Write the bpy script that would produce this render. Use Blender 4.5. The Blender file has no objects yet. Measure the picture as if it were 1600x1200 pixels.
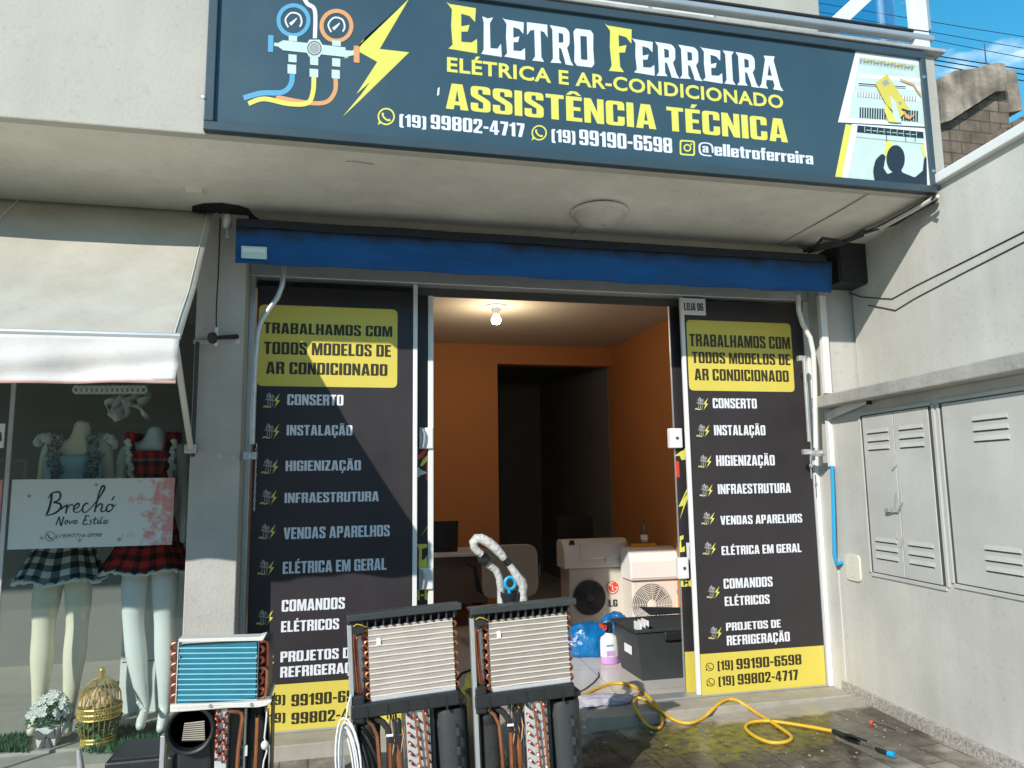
import bpy, bmesh, math, random
from mathutils import Vector, Matrix, noise
from mathutils.geometry import tessellate_polygon
random.seed(7)
sc = bpy.context.scene
col = sc.collection
R = math.radians
V = Vector

# ---------------------------------------------------------------- camera
YAW, PIT, ROLL, FPX = R(13.057), R(7.5026), R(-.8169), 1157.28
CAM = V((0, -4.5, 1.55))
_f = V((math.sin(YAW)*math.cos(PIT), math.cos(YAW)*math.cos(PIT), math.sin(PIT)))
_r0 = V((math.cos(YAW), -math.sin(YAW), 0)); _u0 = _r0.cross(_f)
_r = math.cos(ROLL)*_r0 + math.sin(ROLL)*_u0
_u = -math.sin(ROLL)*_r0 + math.cos(ROLL)*_u0
cd = bpy.data.cameras.new('camera'); cam = bpy.data.objects.new('camera', cd); col.objects.link(cam)
cam.matrix_world = Matrix(((_r.x, _u.x, -_f.x, CAM.x), (_r.y, _u.y, -_f.y, CAM.y), (_r.z, _u.z, -_f.z, CAM.z), (0, 0, 0, 1)))
cd.sensor_width = 36; cd.lens = FPX/1600*36; cd.clip_start = .05; cd.clip_end = 2000
sc.camera = cam

# ---------------------------------------------------------------- light
SUN = V((.87, 1.0, -.72)).normalized()          # the way the light travels
world = bpy.data.worlds.new('World'); sc.world = world; world.use_nodes = True
wn = world.node_tree.nodes; wl = world.node_tree.links
bg = wn['Background']; sky = wn.new('ShaderNodeTexSky'); sky.sky_type = 'NISHITA'; sky.sun_disc = False
sky.sun_elevation = math.asin(-SUN.z); sky.sun_rotation = math.atan2(-SUN.x, -SUN.y)
sky.air_density = 1.0; sky.dust_density = 0.0; sky.ozone_density = 2.2
bg.inputs['Strength'].default_value = .135
wl.new(sky.outputs[0], bg.inputs['Color'])
# thin white clouds in the sky
tc = wn.new('ShaderNodeTexCoord'); mp = wn.new('ShaderNodeMapping'); mp.inputs['Scale'].default_value = (3.2, 3.2, 9)
nz = wn.new('ShaderNodeTexNoise'); nz.inputs['Scale'].default_value = 2.2; nz.inputs['Detail'].default_value = 8
rp = wn.new('ShaderNodeValToRGB'); rp.color_ramp.elements[0].position = .57; rp.color_ramp.elements[1].position = .82
mx = wn.new('ShaderNodeMixRGB'); mx.inputs[2].default_value = (8.5, 9, 9.5, 1)
wl.new(tc.outputs['Generated'], mp.inputs[0]); wl.new(mp.outputs[0], nz.inputs['Vector']); wl.new(nz.outputs['Fac'], rp.inputs[0])
wl.new(rp.outputs[0], mx.inputs[0]); wl.new(sky.outputs[0], mx.inputs[1]); hs = wn.new('ShaderNodeHueSaturation'); hs.inputs['Hue'].default_value = .475; hs.inputs['Saturation'].default_value = 1.36
wl.new(sky.outputs[0], hs.inputs['Color']); wl.new(hs.outputs[0], mx.inputs[1]); wl.new(mx.outputs[0], bg.inputs['Color'])
sd = bpy.data.lights.new('sun', 'SUN'); sd.energy = 3.2; sd.angle = R(.5); sd.color = (1, .955, .88)
so = bpy.data.objects.new('sun', sd); col.objects.link(so); so.location = (-10, -10, 12)
so.rotation_euler = SUN.to_track_quat('-Z', 'Y').to_euler()
sc.view_settings.view_transform = 'Standard'; sc.view_settings.look = 'None'
sc.view_settings.gamma = 1; sc.view_settings.use_curve_mapping = False
sc.view_settings.exposure = .62
sc.cycles.max_bounces = 8; sc.cycles.transparent_max_bounces = 12; sc.cycles.caustics_reflective = False; sc.cycles.caustics_refractive = False

# ---------------------------------------------------------------- helpers
def ray(px, py): return _f + (px-800)/FPX*_r - (py-600)/FPX*_u
def PY(px, py, y): d = ray(px, py); return CAM + d*((y-CAM.y)/d.y)
def PZ(px, py, z): d = ray(px, py); return CAM + d*((z-CAM.z)/d.z)
def pave_z(x): return .045 + .040*min(max(x-1.5, 0), 1.9)          # the pavement rises towards the wall
def PG(px, py, off=0):
    p = PZ(px, py, .06)
    for _ in range(6): p = PZ(px, py, pave_z(p.x)+off)
    return p
def PP(px, py, p0, n): d = ray(px, py); return CAM + d*((V(p0)-CAM).dot(n)/d.dot(n))
WD = V((math.sin(R(5.9)), math.cos(R(5.9)), 0)); WN = V((-WD.y, WD.x, 0))   # right hand wall: its run and its normal
WL0 = V((3.345, .2, 0)); WU0 = V((3.583, .05, 0))
def PL(px, py, off=0): return PP(px, py, WL0 + WN*off, WN)
def PU(px, py, off=0): return PP(px, py, WU0 + WN*off, WN)

class MB:
    def __init__(s): s.v = []; s.f = []; s.m = []; s.uv = None; s.mi = 0
    def add(s, vs, fs):
        b = len(s.v); s.v += [V(p) for p in vs]
        for f in fs: s.f.append([b+i for i in f]); s.m.append(s.mi)
        return s
    def box(s, a, b):
        x0, x1 = sorted((a[0], b[0])); y0, y1 = sorted((a[1], b[1])); z0, z1 = sorted((a[2], b[2]))
        return s.add([(x0,y0,z0),(x1,y0,z0),(x1,y1,z0),(x0,y1,z0),(x0,y0,z1),(x1,y0,z1),(x1,y1,z1),(x0,y1,z1)],
                     [(0,3,2,1),(4,5,6,7),(0,1,5,4),(1,2,6,5),(2,3,7,6),(3,0,4,7)])
    def hexa(s, q, d):
        """a quad (4 points in order) pushed along vector d"""
        q = [V(p) for p in q]; d = V(d)
        return s.add(q+[p+d for p in q], [(0,1,2,3),(7,6,5,4),(0,4,5,1),(1,5,6,2),(2,6,7,3),(3,7,4,0)])
    def prism(s, pts, d, holes=()):
        pts = [V(p) for p in pts]; d = V(d); loops = [pts]+[[V(p) for p in h] for h in holes]
        flat = [p for l in loops for p in l]; n = len(flat)
        tris = tessellate_polygon(loops)
        fs = [tuple(t) for t in tris] + [tuple(n+i for i in reversed(t)) for t in tris]
        b = 0
        for l in loops:
            k = len(l)
            for i in range(k): fs.append((b+i, b+(i+1) % k, n+b+(i+1) % k, n+b+i))
            b += k
        return s.add(flat+[p+d for p in flat], fs)
    def flat(s, pts, holes=()):
        loops = [[V(p) for p in pts]]+[[V(p) for p in h] for h in holes]
        return s.add([p for l in loops for p in l], [tuple(t) for t in tessellate_polygon(loops)])
    def tube(s, pts, r, n=8, caps=True, closed=False):
        pts = [V(p) for p in pts]; k = len(pts); rs = r if isinstance(r, (list, tuple)) else [r]*k
        vs = []; fs = []; up = None
        for i, p in enumerate(pts):
            if closed: t = (pts[(i+1) % k]-pts[i-1])
            else: t = pts[min(i+1, k-1)]-pts[max(i-1, 0)]
            t = t.normalized() if t.length > 1e-9 else V((0, 0, 1))
            if up is None:
                up = t.orthogonal().normalized()
            up = (up - t*up.dot(t))
            up = up.normalized() if up.length > 1e-6 else t.orthogonal().normalized()
            w = t.cross(up)
            for j in range(n):
                a = 2*math.pi*j/n; vs.append(p + (up*math.cos(a)+w*math.sin(a))*rs[i])
        for i in range(k if closed else k-1):
            i2 = (i+1) % k
            for j in range(n): fs.append((i*n+j, i*n+(j+1) % n, i2*n+(j+1) % n, i2*n+j))
        if caps and not closed: fs += [tuple(reversed(range(n))), tuple((k-1)*n+j for j in range(n))]
        return s.add(vs, fs)
    def lathe(s, prof, c=(0, 0, 0), axis=(0, 0, 1), n=24, sx=1, sy=1, a0=0, a1=2*math.pi):
        c = V(c); q = V((0, 0, 1)).rotation_difference(V(axis)); vs = []; fs = []; full = abs(a1-a0-2*math.pi) < 1e-6
        m = n if full else n+1
        for r, z in prof:
            for j in range(m):
                a = a0+(a1-a0)*j/n; vs.append(c + q @ V((r*math.cos(a)*sx, r*math.sin(a)*sy, z)))
        for i in range(len(prof)-1):
            for j in range(n): fs.append((i*m+j, i*m+(j+1) % m, (i+1)*m+(j+1) % m, (i+1)*m+j))
        if full:
            if prof[0][0] > 1e-6: fs.append(tuple(reversed(range(m))))
            if prof[-1][0] > 1e-6: fs.append(tuple((len(prof)-1)*m+j for j in range(m)))
        return s.add(vs, fs)
    def ball(s, c, r, n=10, sc_=(1, 1, 1), jit=0):
        vs = []; fs = []; k = n//2+1
        for i in range(k+1):
            t = math.pi*i/k
            for j in range(n):
                a = 2*math.pi*j/n; rr = r*(1+jit*random.uniform(-1, 1))
                vs.append(V(c)+V((rr*math.sin(t)*math.cos(a)*sc_[0], rr*math.sin(t)*math.sin(a)*sc_[1], rr*math.cos(t)*sc_[2])))
        for i in range(k):
            for j in range(n): fs.append((i*n+j, (i+1)*n+j, (i+1)*n+(j+1) % n, i*n+(j+1) % n))
        return s.add(vs, fs)
    def grid(s, fn, nu, nv):
        vs = [fn(i/nu, j/nv) for j in range(nv+1) for i in range(nu+1)]
        b = len(s.f)
        s.add(vs, [(j*(nu+1)+i, j*(nu+1)+i+1, (j+1)*(nu+1)+i+1, (j+1)*(nu+1)+i) for j in range(nv) for i in range(nu)])
        s.uv = (nu, nv)
        return s
    def build(s, name, mat, parent=None, smooth=False, bev=0, solid=0, label=None, seg=2):
        off = V((0, 0, 0)); p = parent
        while p is not None: off += p.location; p = p.parent
        me = bpy.data.meshes.new(name); me.from_pydata([v-off for v in s.v], [], s.f)
        for m in (mat if isinstance(mat, (list, tuple)) else [mat]): me.materials.append(m)
        if any(s.m): me.polygons.foreach_set('material_index', s.m)
        if s.uv:
            nu, nv = s.uv; ul = me.uv_layers.new(name='UVMap')
            for l in me.loops:
                i = l.vertex_index % ((nu+1)*(nv+1)); ul.data[l.index].uv = ((i % (nu+1))/nu, (i//(nu+1))/nv)
        bm = bmesh.new(); bm.from_mesh(me)
        bmesh.ops.remove_doubles(bm, verts=bm.verts, dist=1e-6) if not s.uv else None
        bmesh.ops.recalc_face_normals(bm, faces=bm.faces); bm.to_mesh(me); bm.free()
        if smooth:
            for q in me.polygons: q.use_smooth = True
            me.set_sharp_from_angle(angle=R(40)) if hasattr(me, 'set_sharp_from_angle') else None
        o = bpy.data.objects.new(name, me); col.objects.link(o); o.parent = parent
        if solid:
            md = o.modifiers.new('thick', 'SOLIDIFY'); md.thickness = solid; md.offset = 0
        if bev:
            md = o.modifiers.new('bevel', 'BEVEL'); md.width = bev; md.segments = seg; md.limit_method = 'ANGLE'
        if label: o['label'] = label
        return o
def tag(o, label, cat, group=None, kind=None):
    if label: o['label'] = label
    if cat: o['category'] = cat
    if group: o['group'] = group
    if kind: o['kind'] = kind
    return o
def thing(name, label, cat, loc=(0, 0, 0), group=None):
    o = bpy.data.objects.new(name, None); o.empty_display_size = .1; col.objects.link(o); o.location = loc
    return tag(o, label, cat, group)
def struct(o): o['kind'] = 'structure'; return o
def copy_tree(o, parent=None):
    c = o.copy(); col.objects.link(c); c.parent = parent
    for ch in [x for x in sc.objects if x.parent == o]: copy_tree(ch, c)
    return c

# ---------------------------------------------------------------- materials
def mat(name, c, rough=.6, metal=0, var=.0, vscale=6, bump=0, bscale=40, spec=.5, c2=None, streak=False, coat=0, trans=0, alpha=1, emis=None, stretch=None):
    m = bpy.data.materials.new(name); m.use_nodes = True; nt = m.node_tree; n = nt.nodes; l = nt.links
    b = n['Principled BSDF']; b.inputs['Base Color'].default_value = (*c, 1); b.inputs['Roughness'].default_value = rough
    b.inputs['Metallic'].default_value = metal; b.inputs['Specular IOR Level'].default_value = spec
    if coat: b.inputs['Coat Weight'].default_value = coat; b.inputs['Coat Roughness'].default_value = .15
    if trans: b.inputs['Transmission Weight'].default_value = trans
    if alpha < 1: b.inputs['Alpha'].default_value = alpha
    if emis: b.inputs['Emission Color'].default_value = (*emis[0], 1); b.inputs['Emission Strength'].default_value = emis[1]
    if var or bump or c2:
        tx = n.new('ShaderNodeTexCoord'); mp = n.new('ShaderNodeMapping'); l.new(tx.outputs['Object'], mp.inputs[0])
        if streak: mp.inputs['Scale'].default_value = (1, 1, .12)
        if stretch: mp.inputs['Scale'].default_value = stretch
    if var or c2:
        t = n.new('ShaderNodeTexNoise'); t.inputs['Scale'].default_value = vscale; t.inputs['Detail'].default_value = 8; t.inputs['Roughness'].default_value = .62
        l.new(mp.outputs[0], t.inputs['Vector'])
        r = n.new('ShaderNodeValToRGB'); r.color_ramp.elements[0].position = .32; r.color_ramp.elements[1].position = .7
        lo = c2 or tuple(max(0, x*(1-var)) for x in c); hi = c if c2 else tuple(min(1, x*(1+var*.6)) for x in c)
        r.color_ramp.elements[0].color = (*lo, 1); r.color_ramp.elements[1].color = (*hi, 1)
        l.new(t.outputs['Fac'], r.inputs[0]); l.new(r.outputs[0], b.inputs['Base Color'])
        rr = n.new('ShaderNodeMapRange'); rr.inputs[3].default_value = max(0, rough-.08); rr.inputs[4].default_value = min(1, rough+.1)
        l.new(t.outputs['Fac'], rr.inputs[0]); l.new(rr.outputs[0], b.inputs['Roughness'])
    if bump:
        t2 = n.new('ShaderNodeTexNoise'); t2.inputs['Scale'].default_value = bscale; t2.inputs['Detail'].default_value = 5
        l.new(tx.outputs['Object'], t2.inputs['Vector'])
        bp = n.new('ShaderNodeBump'); bp.inputs['Strength'].default_value = bump; bp.inputs['Distance'].default_value = .01
        l.new(t2.outputs['Fac'], bp.inputs['Height']); l.new(bp.outputs[0], b.inputs['Normal'])
    return m
def nodes(m): return m.node_tree.nodes, m.node_tree.links, m.node_tree.nodes['Principled BSDF']
M = {}
M['wall'] = mat('painted render', (.62, .60, .55), .75, var=.10, vscale=1.6, bump=.10, bscale=60)
M['wall_warm'] = mat('warm white render', (.52, .485, .415), .75, var=.08, vscale=1.3, bump=.2, bscale=50)
M['pillar'] = mat('grey painted pillar', (.53, .505, .46), .7, var=.1, vscale=3, bump=.3, bscale=70)
M['soffit'] = mat('off white soffit paint', (.83, .78, .69), .8, var=.10, vscale=1.4, bump=.15, bscale=40, stretch=(1, 2, 1))
M['ledge'] = mat('stained ledge paint', (.50, .485, .45), .8, c2=(.40, .375, .34), vscale=7, bump=.35, bscale=40)
M['near_black'] = mat('mottled near black', (.028, .028, .027), .9, c2=(.012, .012, .012), vscale=9, bump=.4)
M['locker'] = mat('grey enamelled sheet', (.56, .555, .525), .42, var=.05, vscale=3, bump=.05, bscale=12)
M['seam'] = mat('dark seam', (.07, .07, .065), .8)
M['alu'] = mat('satin aluminium', (.55, .56, .56), .42, .6, var=.05, vscale=8)
M['white_alu'] = mat('white painted aluminium', (.78, .78, .76), .4, 0, var=.04, vscale=8)
M['steel'] = mat('brushed steel', (.62, .61, .59), .28, .95, var=.08, vscale=10)
M['galv'] = mat('galvanised steel', (.60, .61, .61), .45, .7, var=.12, vscale=20)
M['vinyl'] = mat('black printed vinyl', (.030, .025, .028), .46, var=.2, vscale=3, spec=.5, bump=.2, bscale=3)
M['sign_face'] = mat('dark navy sign vinyl', (.042, .082, .108), .34, var=.12, vscale=2.0, spec=.5, bump=.25, bscale=2.2)
M['sign_frame'] = mat('navy sign frame', (.055, .080, .095), .35, .2, var=.06, vscale=4)
M['yellow'] = mat('yellow vinyl', (.68, .56, .095), .42, var=.03, vscale=5)
M['sign_yellow'] = mat('yellow lettering', (.74, .69, .12), .45)
M['white_ink'] = mat('white lettering', (.74, .75, .80), .45)
M['black_ink'] = mat('black lettering', (.035, .028, .010), .45)
M['blue_ink'] = mat('light blue print', (.10, .36, .56), .45)
M['orange_ink'] = mat('orange print', (.72, .33, .13), .45)
M['mint_ink'] = mat('pale mint print', (.55, .68, .62), .45)
M['paper'] = mat('white print', (.80, .81, .80), .5)
M['photo_bg'] = mat('pale green photo print', (.58, .70, .64), .5, var=.08, vscale=6)
M['photo_dark'] = mat('dark navy photo print', (.018, .03, .045), .5)
M['red_ink'] = mat('red print', (.72, .06, .025), .45)
M['brown_ink'] = mat('grey print', (.35, .35, .33), .45)
M['blue_cloth'] = mat('blue awning canvas', (.002, .10, .32), .8, c2=(.002, .055, .18), vscale=2.2, bump=.25, bscale=200, stretch=(1, 1, 5))
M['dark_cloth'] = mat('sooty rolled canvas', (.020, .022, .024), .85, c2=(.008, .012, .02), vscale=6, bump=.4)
M['cream_cloth'] = mat('cream awning canvas', (.56, .52, .44), .85, c2=(.45, .41, .335), vscale=3.0, bump=.2, bscale=160)
M['pink_trim'] = mat('faded pink piping', (.55, .34, .30), .8)
M['valance'] = mat('white valance canvas', (.72, .69, .66), .85, c2=(.64, .60, .565), vscale=3, bump=.15, bscale=160)
M['black_pl'] = mat('black plastic', (.018, .020, .022), .45, var=.2, vscale=10, bump=.08, bscale=60)
M['grey_pl'] = mat('charcoal plastic', (.038, .044, .045), .5, var=.12, vscale=8, bump=.1, bscale=80)
M['dark_foam'] = mat('dark insulating felt', (.035, .035, .034), .9, var=.25, vscale=30, bump=.6, bscale=120)
M['copper'] = mat('copper tube', (.62, .25, .12), .3, .9, c2=(.38, .14, .07), vscale=25)
M['red_copper'] = mat('dark copper bend', (.44, .12, .075), .35, .8, c2=(.24, .055, .035), vscale=30)
M['sheet'] = mat('bare metal sheet', (.66, .67, .68), .4, .3, var=.08, vscale=12)
M['cream_pl'] = mat('aged white plastic', (.70, .67, .61), .45, var=.05, vscale=5)
M['fan_grey'] = mat('dusty grey fan', (.15, .135, .12), .6, c2=(.09, .08, .07), vscale=14)
M['beige_pl'] = mat('beige unit casing', (.60, .55, .47), .5, var=.05, vscale=5)
M['white_pl'] = mat('white plastic', (.78, .78, .77), .35)
M['cable_w'] = mat('white cable', (.74, .74, .74), .5)
M['black'] = mat('black rubber', (.012, .012, .013), .6)
M['orange_wall'] = mat('orange interior paint', (.52, .205, .06), .7, var=.06, vscale=1.2)
M['ceil'] = mat('interior ceiling paint', (.52, .44, .33), .8, var=.06, vscale=2)
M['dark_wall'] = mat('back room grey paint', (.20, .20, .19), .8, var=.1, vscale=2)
M['hose_y'] = mat('yellow rubber hose', (.72, .43, .03), .45, var=.08, vscale=30)
M['yellow_pl'] = mat('yellow plastic casing', (.80, .60, .02), .4)
M['cyan_pl'] = mat('cyan plastic', (.01, .35, .62), .35)
M['blue_bag'] = mat('shiny blue plastic bag', (.005, .20, .50), .22, c2=(.004, .09, .28), vscale=5, bump=1.0, bscale=22)
M['gold'] = mat('gilded wire', (.62, .46, .13), .4, .6)
M['tube_pale'] = mat('dusty pale tube', (.74, .64, .56), .45)
M['tube_blue'] = mat('pale blue tube', (.30, .60, .68), .45)
M['frill'] = mat('black and white printed frill', (.50, .52, .52), .9, c2=(.02, .02, .025), vscale=55)
M['leaf'] = mat('artificial leaf', (.05, .17, .06), .6, c2=(.02, .08, .04), vscale=18)
M['turf'] = mat('artificial turf blade', (.055, .18, .07), .75, c2=(.03, .10, .045), vscale=20)
M['petal'] = mat('white petals', (.80, .79, .74), .7)
M['peach_petal'] = mat('peach petals', (.70, .48, .28), .7)
M['skin_cream'] = mat('cream mannequin shell', (.74, .68, .53), .4, var=.03, vscale=2)
M['skin_white'] = mat('white mannequin shell', (.72, .74, .73), .38, var=.03, vscale=2)
M['blouse'] = mat('pale blue cotton', (.40, .60, .68), .9, var=.1, vscale=8, bump=.4, bscale=40)
M['lace'] = mat('white lace trim', (.72, .72, .68), .9, bump=.8, bscale=90)
M['chair_beige'] = mat('beige chair back', (.36, .26, .17), .7, var=.08, vscale=6, bump=.3, bscale=120)
M['rag'] = mat('lilac grey rag', (.55, .52, .58), .95, c2=(.30, .27, .34), vscale=18, bump=.9, bscale=30)
M['wood'] = mat('pale step stone', (.42, .385, .33), .6, c2=(.33, .30, .25), vscale=9, bump=.15)
M['sill'] = mat('pale stone sill', (.50, .47, .42), .6, c2=(.42, .39, .34), vscale=9, bump=.15)
M['weathered'] = mat('weathered bare plaster', (.52, .43, .34), .95, c2=(.20, .15, .11), vscale=3.2, bump=1, bscale=14)
M['brownwall'] = mat('sooty brown block wall', (.30, .23, .17), .95, c2=(.12, .085, .06), vscale=4, bump=1, bscale=14)
M['desk'] = mat('white laminate', (.62, .60, .57), .5)
M['desk_panel'] = mat('dark brown laminate', (.10, .075, .055), .5)
M['purple'] = mat('lilac detergent', (.58, .34, .66), .3)
M['plate'] = mat('ivory blanking plate', (.74, .70, .58), .45)
M['cable_b'] = mat('blue flexible conduit', (.02, .32, .60), .45)
M['bow'] = mat('grey ribbon', (.12, .12, .12), .7)
M['red_lace'] = mat('red silicone ring', (.75, .03, .02), .4)
M['lampglass'] = mat('frosted dome glass', (.60, .56, .50), .35, var=.15, vscale=8)
M['asphalt'] = mat('asphalt', (.06, .06, .058), .9, var=.25, vscale=40, bump=.4, bscale=150)
M['concrete'] = mat('pale bounce paving', (.78, .71, .59), .9, var=.15, vscale=3, bump=.3, bscale=60)
M['far_wall'] = mat('dark house wall', (.07, .065, .06), .85, var=.15, vscale=1.5)
M['far_roof'] = mat('clay roof tile', (.25, .10, .06), .85, var=.2, vscale=5)
M['dark_glass'] = mat('dark window glass', (.02, .025, .03), .08)
M['laptop'] = mat('matt black laptop lid', (.012, .012, .013), .5)
M['bulb'] = mat('glowing bulb', (1, 1, 1), .4, emis=((1, .93, .8), 14))

def glass_mat(name, tint=(.93, .97, .95), refl=.08):
    m = bpy.data.materials.new(name); m.use_nodes = True; n = m.node_tree.nodes; l = m.node_tree.links; n.clear()
    o = n.new('ShaderNodeOutputMaterial'); t = n.new('ShaderNodeBsdfTransparent'); t.inputs[0].default_value = (*tint, 1)
    g = n.new('ShaderNodeBsdfGlossy'); g.inputs['Roughness'].default_value = .01
    lw = n.new('ShaderNodeLayerWeight'); lw.inputs[0].default_value = .5
    pw = n.new('ShaderNodeMath'); pw.operation = 'POWER'; pw.inputs[1].default_value = 5; l.new(lw.outputs['Facing'], pw.inputs[0])
    ml = n.new('ShaderNodeMath'); ml.operation = 'MULTIPLY_ADD'; ml.inputs[1].default_value = .85; ml.inputs[2].default_value = refl; ml.use_clamp = True
    x = n.new('ShaderNodeMixShader'); l.new(pw.outputs[0], ml.inputs[0]); l.new(ml.outputs[0], x.inputs[0]); l.new(t.outputs[0], x.inputs[1]); l.new(g.outputs[0], x.inputs[2])
    l.new(x.outputs[0], o.inputs[0]); return m
M['glass'] = glass_mat('shop window glass', (.93, .965, .955), .035)
M['clear'] = glass_mat('door glass', (.94, .97, .96), .05)
M['blue_glass'] = glass_mat('balcony glass', (.72, .86, .95), .10)
M['pet'] = glass_mat('clear bottle plastic', (.80, .88, .80), .08)

def fins(name, c, line, per_m, axis=0, metal=.5, rough=.45):
    """stack of thin fins: fine line pattern of the fin edges"""
    m = mat(name, c, rough, metal); n, l, b = nodes(m)
    tx = n.new('ShaderNodeTexCoord'); sp = n.new('ShaderNodeSeparateXYZ'); l.new(tx.outputs['Object'], sp.inputs[0])
    w = n.new('ShaderNodeMath'); w.operation = 'MULTIPLY'; w.inputs[1].default_value = per_m; l.new(sp.outputs[axis], w.inputs[0])
    fr = n.new('ShaderNodeMath'); fr.operation = 'FRACT'; l.new(w.outputs[0], fr.inputs[0])
    t = n.new('ShaderNodeTexNoise'); t.inputs['Scale'].default_value = 14; t.inputs['Detail'].default_value = 6; l.new(tx.outputs['Object'], t.inputs['Vector'])
    a = n.new('ShaderNodeMath'); a.operation = 'MULTIPLY_ADD'; a.inputs[1].default_value = .45; l.new(fr.outputs[0], a.inputs[0]); l.new(t.outputs['Fac'], a.inputs[2])
    r = n.new('ShaderNodeValToRGB'); r.color_ramp.elements[0].position = .35; r.color_ramp.elements[1].position = 1.0
    r.color_ramp.elements[0].color = (*line, 1); r.color_ramp.elements[1].color = (*c, 1)
    l.new(a.outputs[0], r.inputs[0]); l.new(r.outputs[0], b.inputs['Base Color'])
    bp = n.new('ShaderNodeBump'); bp.inputs['Strength'].default_value = .4; bp.inputs['Distance'].default_value = .002
    l.new(fr.outputs[0], bp.inputs['Height']); l.new(bp.outputs[0], b.inputs['Normal'])
    return m
M['fin_alu'] = fins('dusty aluminium fins', (.44, .40, .365), (.30, .27, .245), 420, 0, .25, .55)
M['fin_dusty'] = fins('dustier aluminium fins', (.37, .335, .30), (.25, .225, .20), 420, 0, .25, .55)
M['fin_blue'] = fins('blue coated fins', (.012, .20, .285), (.008, .13, .20), 420, 0, .2, .45)

def plaid(name, a, b_, c_, nu, nv):
    m = mat(name, a, .9, bump=0); n, l, b = nodes(m)
    tx = n.new('ShaderNodeTexCoord'); sp = n.new('ShaderNodeSeparateXYZ'); l.new(tx.outputs['UV'], sp.inputs[0]); outs = []
    for i, k in ((0, nu), (1, nv)):
        w = n.new('ShaderNodeMath'); w.operation = 'MULTIPLY'; w.inputs[1].default_value = k; l.new(sp.outputs[i], w.inputs[0])
        fr = n.new('ShaderNodeMath'); fr.operation = 'FRACT'; l.new(w.outputs[0], fr.inputs[0])
        g = n.new('ShaderNodeMath'); g.operation = 'GREATER_THAN'; g.inputs[1].default_value = .5; l.new(fr.outputs[0], g.inputs[0]); outs.append(g)
    s = n.new('ShaderNodeMath'); s.operation = 'ADD'; l.new(outs[0].outputs[0], s.inputs[0]); l.new(outs[1].outputs[0], s.inputs[1])
    h = n.new('ShaderNodeMath'); h.operation = 'MULTIPLY'; h.inputs[1].default_value = .5; l.new(s.outputs[0], h.inputs[0])
    r = n.new('ShaderNodeValToRGB'); r.color_ramp.interpolation = 'CONSTANT'; e = r.color_ramp.elements
    e[0].position = 0; e[0].color = (*a, 1); e[1].position = .3; e[1].color = (*b_, 1); q = e.new(.8); q.color = (*c_, 1)
    l.new(h.outputs[0], r.inputs[0]); l.new(r.outputs[0], b.inputs['Base Color']); return m
M['plaid_bw'] = plaid('black and white plaid', (.60, .62, .62), (.12, .15, .16), (.012, .016, .02), 14, 6)
M['plaid_red'] = plaid('red and black plaid', (.55, .03, .02), (.20, .012, .012), (.02, .006, .006), 16, 5)

def brick_floor(name, c1, c2, mortar, bw, bh, ms, rot, rough):
    m = mat(name, c1, rough); n, l, b = nodes(m)
    tx = n.new('ShaderNodeTexCoord'); mp = n.new('ShaderNodeMapping'); mp.inputs['Rotation'].default_value = (0, 0, rot); l.new(tx.outputs['Object'], mp.inputs[0])
    br = n.new('ShaderNodeTexBrick'); br.inputs['Scale'].default_value = 1; br.inputs['Brick Width'].default_value = bw; br.inputs['Row Height'].default_value = bh
    br.inputs['Mortar Size'].default_value = ms; br.inputs['Color1'].default_value = (*c1, 1); br.inputs['Color2'].default_value = (*c2, 1); br.inputs['Mortar'].default_value = (*mortar, 1)
    br.inputs['Mortar Smooth'].default_value = .1; br.inputs['Bias'].default_value = -.1; l.new(mp.outputs[0], br.inputs['Vector'])
    return m, n, l, b, tx, br
# interior tiles
M['tile'], n, l, b, tx, br = brick_floor('pale floor tile', (.62, .58, .53), (.59, .555, .505), (.36, .33, .29), .6, .6, .004, R(4), .25)
br.offset = 0; l.new(br.outputs['Color'], b.inputs['Base Color'])
# pavement of stone setts with moss and wet stains
M['setts'], n, l, b, tx, br = brick_floor('grey pavement setts', (.32, .29, .25), (.25, .225, .19), (.13, .115, .095), .40, .15, .005, R(88), .8)
t = n.new('ShaderNodeTexNoise'); t.inputs['Scale'].default_value = 9; t.inputs['Detail'].default_value = 9; l.new(tx.outputs['Object'], t.inputs['Vector'])
m1 = n.new('ShaderNodeMixRGB'); m1.blend_type = 'MULTIPLY'; m1.inputs[0].default_value = .95
r1 = n.new('ShaderNodeValToRGB'); r1.color_ramp.elements[0].color = (.45, .43, .40, 1); r1.color_ramp.elements[1].color = (1.25, 1.22, 1.15, 1)
r1.color_ramp.elements[0].position = .3; r1.color_ramp.elements[1].position = .7
l.new(t.outputs['Fac'], r1.inputs[0]); l.new(br.outputs['Color'], m1.inputs[1]); l.new(r1.outputs[0], m1.inputs[2])
def blob(cx, cy, rx, ry, soft=.35):
    mp = n.new('ShaderNodeMapping'); mp.inputs['Location'].default_value = (-cx/rx, -cy/ry, 0); mp.inputs['Scale'].default_value = (1/rx, 1/ry, 0); l.new(tx.outputs['Object'], mp.inputs[0])
    ln = n.new('ShaderNodeVectorMath'); ln.operation = 'LENGTH'; l.new(mp.outputs[0], ln.inputs[0])
    nn = n.new('ShaderNodeTexNoise'); nn.inputs['Scale'].default_value = 5; nn.inputs['Detail'].default_value = 7; l.new(tx.outputs['Object'], nn.inputs['Vector'])
    ad = n.new('ShaderNodeMath'); ad.operation = 'MULTIPLY_ADD'; ad.inputs[1].default_value = 1.5; l.new(nn.outputs['Fac'], ad.inputs[0]); l.new(ln.outputs['Value'], ad.inputs[2])
    mr = n.new('ShaderNodeMapRange'); mr.inputs[1].default_value = 1.75; mr.inputs[2].default_value = 1.75-soft; l.new(ad.outputs[0], mr.inputs[0]); return mr.outputs[0]
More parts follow.
